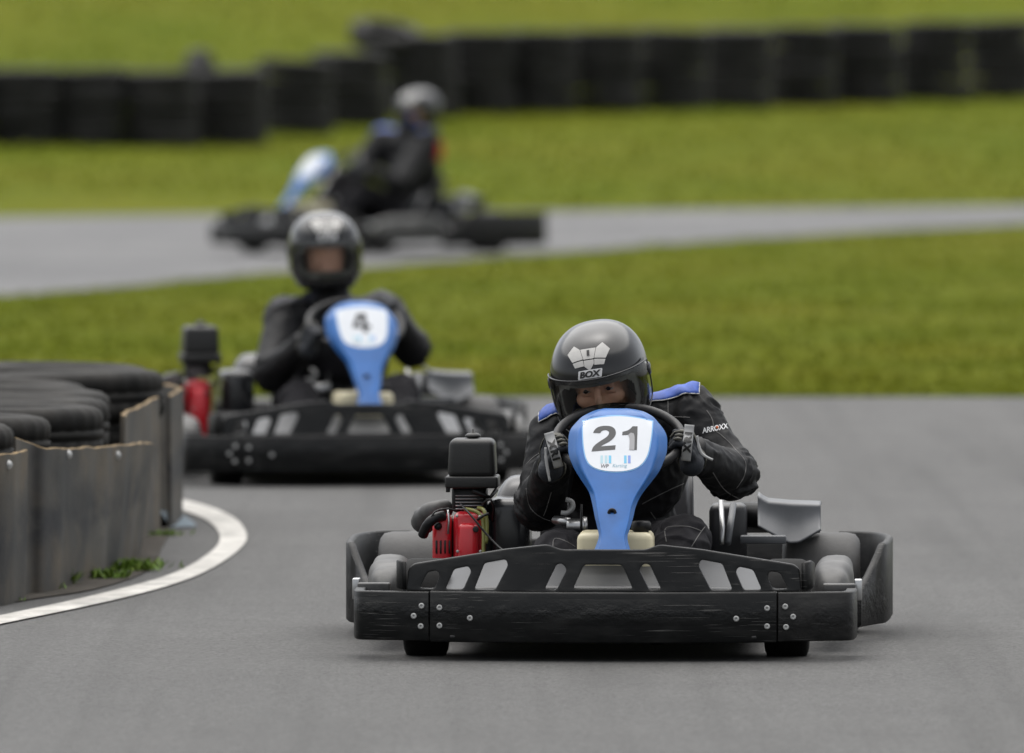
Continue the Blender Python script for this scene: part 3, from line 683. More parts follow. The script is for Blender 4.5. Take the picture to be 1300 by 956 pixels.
for px, py in ((552, 661), (557, 659), (562.5, 657)): obj('vent_hole_shade', disc(L(px, py, .059), .004, .001, 8), M['ink_and_shade'], pull)  # black discs painted as the shade inside small vents
p = L(604, 672, .02); obj('shroud_hole_shade', disc((p.x, .019, p.z), .0085, .001, 14), M['ink_and_shade'], eng)  # black disc painted as the shade inside the hole
p = L(556, 668, .05); obj('pull_knob', disc((p.x, .05, p.z), .011, .012, 14), M['black'], pull)
obj('throttle_rod', tube([L(569, 645, .04), L(570, 662, .035), L(569, 678, .035)], .0035, 8), M['steel'], eng)
obj('engine_block', box((L(560, 700, .2).x, .12, .10), (L(625, 650, .2).x, .34, .33), .012), M['black'], kart)
def airbox(px0, px1, py0, py1, tp, bev, y0, y1):
    a, b = L(px0, py1, .10), L(px1, py0, .10); return box((a.x, y0, a.z), (b.x, y1, b.z), bev, 4, tp)
af = obj('air_filter', airbox(569, 630, 557, 606, .93, .017, .05, .20), M['filter'], kart)
obj('filter_base', airbox(566, 633, 604, 619, 1, .006, .045, .205), M['filter'], af)
obj('filter_latch', box(tuple(L(566, 625, .05)), tuple(L(571, 617, .05) + Vector((0, .03, 0))), .001), M['black'], af)
k0 = L(600.5, 557, .12); obj('filter_knob', lathe([(0, .026), (.003, .026), (.004, .016), (.014, .015), (.021, .010), (.022, .004), (.012, .001), (.012, -.004)], 20, 'Z', Matrix.Translation((k0.x, .12, k0.z))), M['filter'], af)
a, b = L(574, 650, .12), L(618, 619, .12); obj('carburettor', join([box((a.x, .09, a.z), (b.x, .2, b.z + .004), .01), tube([L(600, 622, .06), L(622, 632, .07), L(630, 622, .1)], .006)]), M['black'], kart)
obj('fuel_hose', tube(smooth_path([L(590, 646, .04), L(600, 648, .03), L(608, 652, .025), L(613, 662, .02), L(614, 680, .015), L(614, 706, .01), L(617, 722, 0)], 5), .0052, 10), M['hose'], kart)
obj('fuel_hose', tube(smooth_path([L(607, 645, .05), L(614, 648, .03), L(618, 664, .02), L(617, 690, .015)], 5), .0055, 10), M['hose'], kart)
obj('hose_clip', tube([L(606, 660, .01), L(613, 655, .005), L(620, 652, .012)], .004, 8), M['ink_and_shade'], kart)
for px, py in ((580, 655), (609, 656), (581, 700), (610, 700)): obj('shroud_bolt', disc(L(px, py, .018), .0042, .003, 10), M['bolt'], eng)
for k in range(5):
    z = L(585, 648 - 0 * k, .12).z + .004 + .009 * k; obj('cooling_fin', box((L(579, 640, .12).x, .085, z), (L(614, 640, .12).x, .205, z + .003), .0008, 1), M['steel'], kart)
obj('spark_lead', tube(smooth_path([L(612, 640, .06), L(622, 634, .04), L(627, 644, .05), L(626, 662, .10)], 5), .0035, 8), M['ink_and_shade'], kart)
obj('throttle_cable', tube(smooth_path([L(585, 640, .06), L(596, 652, -.01), L(640, 700, -.05), L(690, 715, -.3)], 6), .0028, 8), M['ink_and_shade'], kart)
# silencer and its black pipe, outboard of the engine
ex_ = obj('exhaust', tube(smooth_path([L(566, 646, .18), L(553, 648, .15), L(543, 652, .16), L(537, 664, .2)], 5), [.026] * 12 + [.034] * 4, 16), M['grey_worn'], kart)
obj('exhaust_pipe', tube(smooth_path([L(563, 655, .05), L(552, 658, .03), L(543, 666, .03), L(537, 679, .06)], 5), .014, 12), M['black'], kart)
obj('control_cable', tube(smooth_path([L(545, 662, .02), L(552, 650, .02), L(566, 646, .03), L(580, 648, .04)], 5), .0025, 8), M['ink_and_shade'], kart)
# covers left and right of the seat
a, b = L(617, 705, .14), L(672, 633, .14); obj('engine_cover', box((a.x, .13, .13), (b.x, .36, b.z), .032, 4), M['gloss'], kart)
def hump(u, v):
    px = 632 + 90 * u; an = R(-10 + 125 * v); top = L(px, 600 - 3 * math.sin(u * 3), .40).z - .02 - .05 * max(0, .25 - u) ** 2 * 16
    return Vector((L(px, 620, .38).x - .02 * (1 - v), .42 - .10 * math.cos(an), top - .08 + .085 * math.sin(an)))
obj('seat_side', solid(grid(16, 16, hump), .006), M['gloss'], kart)
def lerps(tab, u):
    for (a, p), (b, q) in zip(tab, tab[1:]):
        if u <= b: return p + (q - p) * (u - a) / (b - a)
    return tab[-1][1]
def guard(u, v):
    px = 962 + 80 * u; tp = lerps([(0, 626), (.06, 630), (.16, 634), (.5, 636.5), (1, 638)], u); bt = lerps([(0, 668), (.3, 681), (.5, 690), (.66, 689), (1, 673)], u)
    if v < .7: k = v / .7; py = bt + (tp + 4 - bt) * k; y = .34 + .05 * k + .012 * math.sin(k * math.pi); return L(px, py, y)
    k = (v - .7) / .3; p = L(px, tp + 4, .39); p.y = .39 + .11 * math.sin(k * math.pi / 2); p.z += .010 * math.sin(min(1, k * 1.6) * math.pi / 2) - .01 * k * k; return p
obj('silencer_guard', solid(grid(26, 30, guard), .005), M['cover'], kart)
a, b = L(940, 690, .22), L(998, 680, .22); obj('guard_bracket', box((a.x, .2, a.z), (b.x, .26, b.z), .003), M['cover'], kart)
obj('silencer', tube([L(938, 657, .45), L(1041, 657, .45)], .042, 20), M['black'], kart)
obj('seat_bracket', box(tuple(L(900, 712, .30)), tuple(L(948, 640, .30) + Vector((0, .12, 0))), .02, 3), M['seat'], kart)
obj('seat_stay', tube([L(931, 640, .14), L(924, 690, .02)], .009, 8), M['cover'], kart)
obj('seat_stay', tube([L(915, 632, .2), L(917, 668, .16), L(916, 690, .12)], .007, 8), M['steel'], kart)
obj('brake_cylinder', join([lathe([(0, -.02), (.018, -.02), (.02, -.012), (.02, .02), (.026, .022), (.026, .034), (0, .036)], 18, 'X', Matrix.Translation(L(729, 668, -.28))), tube([L(705, 660, -.2), L(722, 663, -.26)], .012, 10)]), M['steel'], kart)
obj('throttle_hook', tube(smooth_path([L(718, 634, -.2), L(726, 637, -.2), L(727, 645, -.2), L(720, 651, -.2), L(712, 651, -.2)], 4), .0065, 8), M['strap'], kart)
obj('brake_rod', tube([L(738, 640, -.35), L(738, 690, -.35)], .0035, 8), M['black'], kart)

kart.matrix_world = K1.M
GK = 'rental karts racing round the track'
kart['label'] = 'nearest black rental kart with blue panel numbered 21, in sharp focus'; kart['category'] = 'kart'; kart['group'] = GK
kart2 = copy_tree(kart); kart2.matrix_world = K2.M; kart2['label'] = 'black rental kart with blue panel numbered 4, beside the tyre barrier'
kart3 = copy_tree(kart); kart3.matrix_world = K3.M; kart3['label'] = 'farthest blurred kart, seen from the side heading left on the far track'
# numbers: 21 on the first kart, 4 on the second (the third is too blurred to read)
DN = {'2': [(758.5, 0), (0, 0)]}
def digit_polys(px):  # outlines traced as plain block numerals, in panel pixels
    return [px]
two = [(753, 549.5), (755, 545), (760, 541.5), (767, 540.2), (775, 540.6), (780, 543.2), (782.2, 547.5), (781.6, 552.5), (778, 557.5), (772, 561.5), (765, 565), (763.2, 566.4), (781.8, 565), (781, 570.6), (751, 573), (752.5, 568), (756.5, 563.6), (763, 559.2), (769.5, 555.2), (773, 551.6), (773.4, 548.4), (771.4, 546.2), (767.5, 545.8), (764, 547), (762, 549.8)]
one = [(790, 552.2), (790.4, 548), (797, 546.4), (801, 543.6), (803, 541), (809.6, 541), (808.6, 571.2), (799, 570.8), (799.9, 551.4), (795, 552.2)]
worn = [(797.6, 551.8), (801, 549), (804.6, 550), (806, 554), (805.4, 571), (799, 570.8), (799.8, 557)]
panel_decal('digit_two', [two], M['digit'], .0030, panel, 3); d1 = panel_decal('digit_one', [one], M['digit'], .0030, panel, 3)
panel_decal('worn_patch', [worn], M['digitlight'], .0037, panel, 3)
for c in kart2.children:
    if c.name.startswith('engine_cover'): c.location.x -= .05
    if c.name.split('.')[0] in ('engine_shroud', 'engine_cowl', 'throttle_rod', 'engine_block', 'air_filter', 'carburettor', 'fuel_hose', 'hose_clip', 'exhaust', 'exhaust_pipe', 'control_cable', 'cooling_fin', 'spark_lead'): c.location.x -= .10
panel2 = [c for c in kart2.children if c.name.startswith('number_panel')][0]
four = [(776, 539), (791, 539), (791, 559), (797, 559), (797, 565), (791, 565), (791, 573), (782, 573), (782, 565), (765, 565), (765, 559)]; hole4 = [(782, 559), (773, 559), (782, 548)]
panel_decal('digit_four', [four, hole4], M['digit'], .0030, panel2, 3)

# ------------------------------------------------------------------ drivers
def cone_mesh(bm, p0, r0, p1, r1, n=20, flat=None):
    """round cone (two spheres and the skin between) added to bm"""
    p0, p1 = Vector(p0), Vector(p1); d = p1 - p0; Lh = d.length
    q = d.to_track_quat('Z', 'Y') if Lh > 1e-6 else Vector((0, 0, 1)).to_track_quat('Z', 'Y')
    prof = [(r0 * math.cos(a), -r0 * math.sin(-a) if False else r0 * math.sin(a)) for a in np.linspace(-math.pi / 2, 0, 7)] + [(r1 * math.cos(a), Lh + r1 * math.sin(a)) for a in np.linspace(0, math.pi / 2, 7)]
    rows = []
    for (r, z) in prof:
        rows.append([bm.verts.new(p0 + q @ Vector((max(r, 1e-4) * math.cos(2 * math.pi * k / n), max(r, 1e-4) * math.sin(2 * math.pi * k / n), z))) for k in range(n)])
    for a, b in zip(rows, rows[1:]):
        for k in range(n): bm.faces.new((a[k], a[(k + 1) % n], b[(k + 1) % n], b[k]))
    bm.faces.new(rows[0][::-1]); bm.faces.new(rows[-1])
def ell(bm, Mx, rx, ry, rz):
    b = bmesh.ops.create_uvsphere(bm, u_segments=24, v_segments=14, radius=1)
    bmesh.ops.transform(bm, matrix=Mx @ Matrix.Diagonal((rx, ry, rz, 1)), verts=b['verts'])
def remesh(bm, vox, it):
    bmesh.ops.recalc_face_normals(bm, faces=bm.faces)
    me = bpy.data.meshes.new('m'); bm.to_mesh(me); bm.free(); o = bpy.data.objects.new('tmp', me); COL.objects.link(o)
    md = o.modifiers.new('r', 'REMESH'); md.mode = 'VOXEL'; md.voxel_size = vox
    ms = o.modifiers.new('s', 'SMOOTH'); ms.iterations = it; ms.factor = .5
    return bake(o)
def seg_t(p, a, b):
    d = b - a; t = max(0, min(1, (p - a).dot(d) / d.length_squared)); return t, (a + d * t - p).length

def helm_r(d, off=0):
    a, b = .130, (.158 if d.y < 0 else .165); c = .142 if d.z > 0 else .175; n = 2.35
    r = (abs(d.x / a) ** n + abs(d.y / b) ** n + abs(d.z / c) ** n) ** (-1 / n)
    if d.y < 0 and d.z < -.2: r += .012 * min(1, (-.2 - d.z) / .3) * (-d.y)
    return r + off
def helm_p(az, el, off=0):
    d = Vector((math.sin(az) * math.cos(el), -math.cos(az) * math.cos(el), math.sin(el))); return d * helm_r(d, off)
def helmet(parent, HM, fine):
    na, ne = (112, 60) if fine else (64, 36)
    E0, E1 = R(-46), R(90); vs = []; fs = []
    for j in range(ne):
        for i in range(na): vs.append(helm_p(2 * math.pi * i / na, E0 + (E1 - E0) * j / (ne - 1)))
    def hole(i, j):
        az = (360 * (i + .5) / na + 180) % 360 - 180; el = math.degrees(E0 + (E1 - E0) * (j + .5) / (ne - 1)); return (az / 64) ** 4 + ((el + 8) / 24) ** 4 < 1
    for j in range(ne - 1):
        for i in range(na):
            if not hole(i, j): a = j * na + i; b = j * na + (i + 1) % na; fs.append((a, b, b + na, a + na))
    me = mesh_from([HM @ v for v in vs], fs); bm = bmesh.new(); bm.from_mesh(me); bpy.data.meshes.remove(me)
    bmesh.ops.remove_doubles(bm, verts=bm.verts, dist=1e-5); sh = from_bm(bm); bv = bvh_of(sh)
    shell = obj('helmet', solid(sh, .012, -1), M['helmet'], parent)
    # lining seen through the eye port
    ln = []; lf = []; m2 = 120 if fine else 40; n2 = 60 if fine else 20
    for j in range(n2):
        for i in range(m2): ln.append(HM @ helm_p(2 * math.pi * i / m2, R(-44) + R(134) * j / (n2 - 1), -.018))
    for j in range(n2 - 1):
        for i in range(m2):
            az = (360 * (i + .5) / m2 + 180) % 360 - 180; el = -44 + 134 * (j + .5) / (n2 - 1)
            if not ((az / 50) ** 4 + ((el + 8) / 18) ** 4 < 1): a = j * m2 + i; b = j * m2 + (i + 1) % m2; lf.append((a, b, b + m2, a + m2))
    obj('lining', mesh_from(ln, lf), M['lining'], shell)
    VA, VC, VH = 84, -8, 27
    def visf(u, v):
        x = 2 * u - 1; tp = 1 - .30 * abs(x) ** 3; el = VC + (2 * v - 1) * VH * tp + 3 * abs(x) ** 2 * (1 if v > .5 else 0); return HM @ helm_p(R(VA * x), R(el), .006)
    obj('visor', grid(48, 18, visf), M['visor'], shell)
    rim = [visf(u, 1) for u in np.linspace(0, 1, 40)] + [visf(1, v) for v in np.linspace(.95, .05, 8)] + [visf(u, 0) for u in np.linspace(1, 0, 40)] + [visf(0, v) for v in np.linspace(.05, .95, 8)]
    obj('visor_trim', tube(rim, .0022, 6, True), M['gloss'], shell)
    # brow band under the visor's top edge
    obj('brow_band', grid(48, 5, lambda u, v: HM @ helm_p(R(-78 + 156 * u), R(15 + 4.5 * v), .0045)), M['gloss'], shell)
    for s in (-1, 1): obj('visor_pivot', lathe([(0, .006), (.014, .006), (.018, .002), (.019, -.006)], 18, 'X', HM @ Matrix.Translation(helm_p(R(86 * s), R(2), .004)) @ Matrix.Scale(s, 4, (1, 0, 0))), M['gloss'], shell)
    # silver crest: three plates each side of a centre plate, and the maker's sticker
    I3 = HM.to_3x3()
    def lay(name, polys, m, off, sc, el0, cuts=.01, dz=None):
        me_ = dz if dz else shape2d(polys, .0, .0, cuts)
        el = R(el0); up = Vector((0, math.sin(el), math.cos(el))); out_ = Vector((0, -math.cos(el), math.sin(el)))
        return obj(name, drape(me_, lambda x, y: HM @ (Vector((1, 0, 0)) * x * sc + up * y * sc + out_ * .3), I3 @ (-out_), bv, off), m, shell)
    C = [(-24, 27), (24, 27), (16, -9), (-16, -9)]; Lp = [(-25.5, 27), (-44, 45), (-66, 20), (-52, -11), (-17.5, -7.5)]; Ll = [(-51, -14.5), (-17.5, -11), (-16, -30), (-45, -31)]; Cl = [(-15.5, -12.5), (15.5, -12.5), (15, -26), (0, -46), (-15, -31)]
    mir = lambda p: [(-x, y) for x, y in reversed(p)]; k = .00088
    for q in (C, Lp, mir(Lp), Ll, mir(Ll), Cl): lay('emblem_plate', [round_poly(q, 2)], M['silver'], .0022, k, 42, 12)
    lay('emblem_mark', [round_poly([(-4, 21), (4, 21), (4, 1), (-4, 1)], 1)], M['ink_and_shade'], .0040, k, 42, 12)
    lay('brand_sticker', [round_poly([(-30, 11), (33, 11), (28, -11), (-34, -11)], 3)], M['sticker'], .0025, .00104, 24.5, 12)
    tm = text('BOX', 21, .045, 0, .25, 1.0)
    for v in tm.vertices: v.co.x *= 1.18
    cut_t = cut(tm, 8); lay('brand_lettering', None, M['ink_and_shade'], .0042, .00104, 24.5, dz=cut_t)
    return shell, bv

def driver(fr, J, HM, vox, label, fine=False, extra=None, yoke='suitblue', bulk=1):
    """J: joint positions in kart coordinates"""
    root = empty('person', fr.M); root['label'] = label; root['category'] = 'person'; root['group'] = 'kart drivers in black suits and helmets'
    J = {k: Vector(v) for k, v in J.items()}; bm = bmesh.new()
    nk, pe, chs = J['neck'], J['pelvis'], J['chest']
    axis = (nk - pe).normalized(); side = (J['sr'] - J['sl']).normalized(); fwd = side.cross(axis).normalized(); up = fwd.cross(side).normalized() * -1
    if up.z < 0: up = -up
    B = Matrix((side, fwd, up)).transposed().to_4x4()
    def place(p): m = B.copy(); m.translation = p; return m
    mid = (pe + chs) / 2
    ell(bm, place(chs), .175 * bulk, .125 * bulk, .17); ell(bm, place(mid + (pe - chs) * .08), .155 * bulk, .125 * bulk, .17); ell(bm, place(pe), .165, .14, .12)
    ell(bm, place((chs + nk) / 2 + up * .01), .15, .095, .08)
    bones = []
    for s in 'lr':
        sh, el_, ha = J['s' + s], J['e' + s], J['h' + s]; wr = el_ + (ha - el_) * .80
        cone_mesh(bm, chs * .45 + nk * .55, .085 * bulk, sh, .075 * bulk); cone_mesh(bm, sh, .075 * bulk, el_, .062 * bulk); cone_mesh(bm, el_, .064, el_ + (wr - el_) * .45, .054); cone_mesh(bm, el_ + (wr - el_) * .45, .054, wr, .038)
        bones += [(sh, el_, .075), (el_, wr, .06)]
        hp = pe + side * (-.09 if s == 'l' else .09); kn, ft = J['k' + s], J['f' + s]
        cone_mesh(bm, hp, .10, kn, .068); cone_mesh(bm, kn, .068, ft, .048); cone_mesh(bm, ft, .048, ft + Vector((0, -.11, .05)), .034)
        bones += [(hp, kn, .09), (kn, ft, .06)]
    hc = HM.translation
    # neck and head with brow, nose, cheeks
    cone_mesh(bm, nk, .075, HM @ Vector((0, .02, -.06)), .055)
    ell(bm, HM @ Matrix.Translation((0, .005, .005)), .076, .098, .115)
    ell(bm, HM @ Matrix.Translation((0, -.012, -.055)), .068, .078, .062)
    if fine:
        cone_mesh(bm, HM @ Vector((-.046, -.082, .020)), .012, HM @ Vector((.046, -.082, .020)), .012, 12)
        cone_mesh(bm, HM @ Vector((0, -.092, .018)), .0085, HM @ Vector((0, -.116, -.034)), .0115, 12)
        for s in (-1, 1):
            ell(bm, HM @ Matrix.Translation((.036 * s, -.062, -.036)), .032, .024, .026)
    ell(bm, HM @ Matrix.Translation((0, -.055, -.085)), .040, .04, .03)
    me = remesh(bm, vox, 6 if fine else 3)
    # cloth folds, strongest at the bends; the head stays smooth
    HI = HM.inverted(); n = len(me.vertices); co = [v.co.copy() for v in me.vertices]; nor = [v.normal.copy() for v in me.vertices]; head = []
    for i, p in enumerate(co):
        h = HI @ p; ishead = (h.length < .15 and h.z > -.11) ; head.append(ishead)
        if ishead: continue
        best = min(((seg_t(p, a, b), r) for a, b, r in bones), key=lambda q: q[0][1] - q[1]); t_, dist = best[0]
        bend = max(math.exp(-((1 - t_) / .28) ** 2), .75 * math.exp(-(t_ / .3) ** 2)) if dist < best[1] * 1.6 else .35
        nz = noise.noise(p * 9); f = 1 - abs(noise.noise(Vector((p.x * 14 + nz * 1.5, p.y * 10, p.z * 22 + nz * 2)))) * 2.2
        g = 1 - abs(noise.noise(p * 30 + Vector((5, 1, 2)))) * 2
        me.vertices[i].co = p + nor[i] * (.011 * bend * f + .0025 * g + .006 * nz)
    me.update()
    body = obj('body', me, [M['suit'], M['skin'], M['trousers']], root)
    lowz = (J['kl'].z + J['kr'].z) / 2
    mi = []
    for pl in me.polygons:
        vi = pl.vertices[0]; c = co[vi]
        if head[vi]: mi.append(1)
        elif c.y < J['pelvis'].y - .16 and min(seg_t(c, a, b)[1] - r for a, b, r in (bones[2], bones[3], bones[6], bones[7])) < min(seg_t(c, a, b)[1] - r for a, b, r in (bones[0], bones[1], bones[4], bones[5])) : mi.append(2)
        else: mi.append(0)
    me.polygons.foreach_set('material_index', mi); me.polygons.foreach_set('use_smooth', [True] * len(me.polygons)); me.update()
    bv = bvh_of(me)
    if fine:
        for s in (-1, 1):
            e = Vector((.031 * s, -.0805, -.004))
            eye = obj('eye', lathe([(0, -.0118)] + [(.0118 * math.sin(a), -.0118 * math.cos(a)) for a in np.linspace(.15, math.pi, 14)], 24, 'Y', HM @ Matrix.Translation(e)), M['sclera'], root)
            d = Vector((.02, -1, -.02)); obj('iris', disc(e * 0, .0060, .0012, 16), M['iris'], eye).matrix_basis = HM @ Matrix.Translation(e + Vector((-.001, -.0112, .0005)))
            for (z0, z1, dn) in ((.0016, .017, 1), (-.0042, -.017, -1)):
                def lid(u, v, e=e, z0=z0, z1=z1, dn=dn):
                    an = (u - .5) * 2.6; zz = z0 + (z1 - z0) * v; zz = zz * (.35 + .65 * math.cos(an)) if v < .3 else zz
                    return HM @ (e + Vector((.0165 * math.sin(an), -.0136 * max(.0, math.cos(an)) ** .5 * (1 - .5 * v * v) + .002, zz)))
                obj('eyelid', grid(12, 6, lid), M['skin'], eye)
                if dn > 0: obj('lashes', tube([lid(u, 0) + (HM.to_3x3() @ Vector((0, -.0012, 0))) for u in np.linspace(.30, .70, 10)], .0011, 6), M['brow'], eye)
            obj('eyebrow', tube(smooth_path([HM @ Vector((.011 * s, -.0975, .012)), HM @ Vector((.030 * s, -.0965, .0165)), HM @ Vector((.053 * s, -.081, .012))], 5), [.0030] * 3 + [.0042] * 5 + [.0022] * 3, 8), M['brow'], root)
    shell, hb = helmet(root, HM, fine)
    # blue shoulder yoke with its pale piping, laid round the shoulder line
    for s in 'lr':
        a_ = nk * .72 + J['s' + s] * .28 ; b_ = J['s' + s] + (J['s' + s] - nk) * (.30 if s == 'l' else .16)
        def yk(u, v, ext=0):
            c = a_.lerp(b_, u); an = R(-55 + 100 * v); d = (up * math.cos(an) - (-fwd) * math.sin(an) * -1)
            d = (Vector((0, 0, 1)) * math.cos(an) + Vector((0, -1, 0)) * math.sin(an)).normalized(); o_ = c + d * .35; h = bv.ray_cast(o_, -d); return (h[0] if h[0] and (h[0] - c).length < .2 else c + d * .07) + d * (.004 + ext)
        yo = obj('shoulder_yoke', solid(grid(18, 14, lambda u, v: yk(u, v)), .004), M[yoke], root)
        obj('yoke_piping', tube([yk(u, 1, .001) for u in np.linspace(0, 1, 16)] + [yk(1, v, .001) for v in np.linspace(.93, .0, 10)], .0016, 6), M['piping' if yoke == 'suitblue' else 'stitch'], yo)
    # gloved hands: palm, four curled fingers and a thumb round the wheel rim
    for s in 'lr':
        sg = -1 if s == 'l' else 1; ha = J['h' + s]; el_ = J['e' + s]; arm = (ha - el_).normalized()
        c = J['rim_c']; rad = (ha - c); rad.normalize(); tang = J['rim_n'].cross(rad).normalized()
        if tang.z < 0: tang = -tang
        nrm = J['rim_n'].normalized()                       # towards the driver
        gb = bmesh.new()
        wrist = ha + nrm * .050 + rad * .030 - tang * .010 ; wl = el_ + (ha - el_) * .78
        cone_mesh(gb, wl, .036, wrist, .033, 14)
        for q in (-1.2, -.4, .4, 1.2): cone_mesh(gb, wrist, .024, ha + nrm * .012 + rad * .028 + tang * .020 * q, .0165, 12)
        for q, ln in ((-1.5, .82), (-.5, .95), (.5, 1.0), (1.5, .92)):
            kx = ha + nrm * .008 + rad * .029 + tang * .0195 * q; f1 = ha - nrm * .026 * ln + rad * .020 + tang * .019 * q; f2 = ha - nrm * .027 * ln - rad * .010 * ln + tang * .0185 * q; f3 = ha - nrm * .006 - rad * .026 * ln + tang * .018 * q
            cone_mesh(gb, kx, .0125, f1, .0105, 12); cone_mesh(gb, f1, .0105, f2, .0095, 12); cone_mesh(gb, f2, .0095, f3, .0085, 12)
        t0 = wrist + tang * .018 - rad * .010; t1 = ha + nrm * .026 - rad * .020 + tang * .034; t2 = ha - nrm * .004 - rad * .026 + tang * .056
        cone_mesh(gb, t0, .017, t1, .0125, 12); cone_mesh(gb, t1, .0125, t2, .0100, 12)
        gm = remesh(gb, .0032 if fine else .006, 2); gv = bvh_of(gm)
        glv = obj('glove', gm, M['glove'], root)
        # pale strap round the wrist with dark lettering
        ax = (wrist - wl).normalized(); u1 = ax.orthogonal().normalized(); u2 = ax.cross(u1); m0 = wl.lerp(wrist, .62)
        def stp(u, v):
            an = 2 * math.pi * u; d = u1 * math.cos(an) + u2 * math.sin(an); p = m0 + ax * (.006 * (v - .5) * 2); h = gv.ray_cast(p + d * .15, -d); return (h[0] if h[0] else p + d * .04) + d * .002
        st = obj('wrist_strap', solid(grid(36, 5, stp, True), .003, 1), M['glovegrip'], glv)
        if fine and extra: extra('glove', s, glv, gv, root)
        for q in (-1.5, -.5, .5):
            kx = ha - nrm * .012 + rad * .030 + tang * .0195 * q
            pts = [ha - nrm * .0365 + rad * .008 + tang * .0187 * q, ha - nrm * .0375 - rad * .003 + tang * .0187 * q, ha - nrm * .034 - rad * .014 + tang * .0185 * q]
            if fine: obj('knuckle_pad', tube(pts, [.0035, .005, .0035], 8), M['glovegrip'], glv)
    if extra: extra('body', None, body, bv, root)
    return root, bv

def HMat(p, pitch, yaw, roll): return Matrix.Translation(p) @ Matrix.Rotation(R(yaw), 4, 'Z') @ Matrix.Rotation(R(roll), 4, 'Y') @ Matrix.Rotation(R(pitch), 4, 'X')
RIMN = wb.cross(wa).normalized();  RIMN = RIMN if RIMN.y > 0 else -RIMN
def rim_at(deg): a = R(deg); return WC + (wa * math.cos(a) + wb * math.sin(a)) * .168
J1 = dict(pelvis=(.0, .27, .20), chest=L(792, 596, .12), neck=L(786, 528, .04), sl=L(708, 552, .03), sr=L(874, 526, .05), el=L(686, 640, -.06), er=L(932, 606, -.04),
          hl=rim_at(200), hr=rim_at(-10), kl=L(712, 708, -.34), kr=L(868, 690, -.34), fl=(-.13, -.62, .09), fr=(.13, -.62, .09), rim_c=WC, rim_n=RIMN)
def cam_hit(fr, bv, px, py, off):
    o_ = fr.I @ Vector((0, 0, CAM_H)); d = (fr.I.to_3x3() @ ray(px, py)).normalized(); h = bv.ray_cast(o_, d)
    return (h[0] - d * off) if h[0] else None
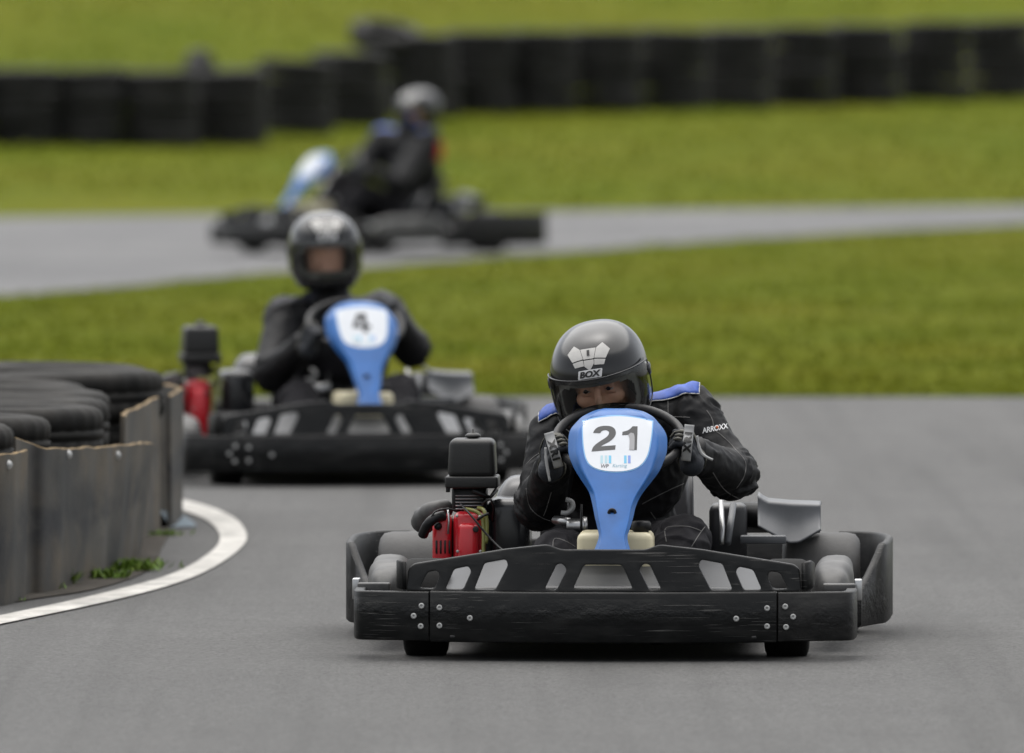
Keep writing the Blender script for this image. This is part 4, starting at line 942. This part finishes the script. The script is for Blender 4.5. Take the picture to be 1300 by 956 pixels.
def extra1(what, s, o, bv, root):
    def line(name, pts, r, m, parent):
        q = smooth_path([Vector((a, b, 0)) for a, b in pts], 8); run = []
        for v in q:
            h = cam_hit(K1, bv, v.x, v.y, r * .4)
            if h is None or (run and (h - run[-1]).length > .05):
                if len(run) > 3: obj(name, tube(run, r, 6), m, parent)
                run = []
            if h is not None: run.append(h)
        if len(run) > 3: obj(name, tube(run, r, 6), m, parent)
    if what == 'body':
        for pts in ([(897, 521), (904, 532), (907, 545), (915, 552), (926, 562), (934, 571)], [(934, 571), (944, 582), (947, 592), (944, 606), (935, 620)], [(848, 502), (848, 530)], [(855, 529), (876, 530)],
                    [(905, 600), (920, 622), (940, 634), (958, 640)], [(668, 620), (672, 642), (684, 655), (700, 662)], [(700, 625), (694, 645), (690, 655)], [(668, 590), (678, 580), (690, 572)], [(815, 640), (830, 632), (850, 622), (868, 614)], [(826, 650), (838, 668)],
                    [(846, 688), (845, 671), (862, 668), (876, 669), (890, 674)], [(878, 694), (888, 678), (898, 665)], [(702, 694), (704, 684), (716, 686), (730, 694)]):
            line('stitching', pts, .0013, M['stitch'], o)
        tm = text('ARROXX', 9.5, .02, 2.0, .15, .95)
        for v in tm.vertices:
            x, y = v.co.x, v.co.y; ca, sa = math.cos(R(10)), math.sin(R(10)); v.co.x = 908 + (x * ca - y * sa * -1 * -1) * .86; v.co.y = 543.5 - (y * ca + x * sa)
        lst = []
        for v in tm.vertices:
            h = cam_hit(K1, bv, v.co.x, v.co.y, .003); v.co = h if h else Vector((v.co.x * 0, 0, 0)); lst.append(h is None)
        bm = bmesh.new(); bm.from_mesh(tm); bpy.data.meshes.remove(tm); bmesh.ops.delete(bm, geom=[v for v, b in zip(list(bm.verts), lst) if b], context='VERTS'); me = bpy.data.meshes.new('m'); bm.to_mesh(me); bm.free()
        obj('suit_lettering', me, M['sticker'], o)
        h = cam_hit(K1, bv, 910.5, 542.5, .0045)
        if h: obj('lettering_dot', disc(h, .004, .0008, 12), M['orange'], o)
    if what == 'glove':
        px0, py0, rot = (703, 571, -74) if s == 'l' else (873, 562, 84)
        W_, H_ = 46, 12; c_, s_ = math.cos(R(rot)), math.sin(R(rot)); px_ = lambda x, y: (px0 + x * c_ - y * s_, py0 - (x * s_ + y * c_))
        U = np.linspace(-.5, .5, 17) * W_; env = []     # a smooth band lying over the back of the hand
        for x in U:
            hs = [h.y for h in (cam_hit(K1, bv, *px_(x, y), 0) for y in np.linspace(-.5, .5, 5) * H_) if h]
            env.append(min(hs) if hs else np.nan)
        env = np.array(env); ok = ~np.isnan(env); env = np.interp(U, U[ok], env[ok]); env = np.minimum(env, np.median(env) + .012)
        low = np.array([env[max(0, k - 1):k + 2].min() for k in range(17)]); low = np.convolve(np.pad(low, 2, 'edge'), np.ones(5) / 5, 'valid')
        def on_band(x, y, off): yy = float(np.interp(x, U, low)) + .004 * (2 * y / H_) ** 2 - off; return L(*px_(x, y), yy)
        st = obj('knuckle_band', solid(grid(20, 5, lambda u, v: on_band((u - .5) * W_, (v - .5) * H_, .001)), .0012, 1), M['strap'], o)
        tail = [(692.5, 568), (693, 580), (695, 594), (698, 611)] if s == 'l' else [(885, 553), (887, 566), (892, 577), (905, 584)]
        yy = J1['h' + s].y - .045; obj('strap_tail', tube(smooth_path([L(a, b, yy) for a, b in tail], 4), [.003] * 4 + [.0042] * 6 + [.0034] * 3, 8), M['strap'], o)
        tm = text('XRI', 12.5, .06, 2.0, 0, 1.3)
        for v in tm.vertices: v.co = on_band(v.co.x * 1.1, v.co.y, .0062)
        obj('glove_lettering', tm, M['ink_and_shade'], o)
H1 = HMat(L(762, 477, -.07), 21, -7, -9)
driver(K1, J1, H1, .0055, 'driver of kart 21 crouching low over the wheel, black helmet, blue shoulders', True, extra1)
W2 = lambda px, py, y: K2.loc(px, py, y)
J2 = dict(pelvis=(0, .28, .20), chest=W2(432, 455, .22), neck=W2(420, 388, .15), sl=W2(362, 404, .13), sr=W2(486, 398, .13), el=W2(346, 474, -.06), er=W2(524, 444, -.04), hl=rim_at(205), hr=rim_at(45), kl=(-.17, -.28, .29), kr=(.19, -.28, .31), fl=(-.13, -.62, .09), fr=(.13, -.62, .09), rim_c=WC, rim_n=RIMN)
driver(K2, J2, HMat(W2(412, 318, .12), 6, -2, -2), .010, 'driver of kart 4 sitting upright, face showing through the dark visor', yoke='navy')
J3 = dict(pelvis=(0, .30, .20), chest=(0, .33, .53), neck=(0, .30, .79), sl=(-.215, .27, .715), sr=(.215, .27, .715), el=(-.27, .02, .44), er=(.27, .0, .44), hl=rim_at(178), hr=rim_at(2), kl=(-.15, -.22, .40), kr=(.15, -.22, .40), fl=(-.13, -.62, .09), fr=(.13, -.62, .09), rim_c=WC, rim_n=RIMN)
d3, b3 = driver(K3, J3, HMat(K3.loc(535, 141, .30), 8, 18, 0), .012, 'driver of the farthest kart, grey blurred helmet turned towards the camera', bulk=1.25)
obj('red_patch', solid(grid(8, 8, lambda u, v: K3.loc(553 + 16 * u, 203 - 22 * v, .30) + Vector((.02, -.01, 0)) * math.sin(u * 3.14)), .01), M['redcloth'], d3)
bpy.context.view_layer.update()
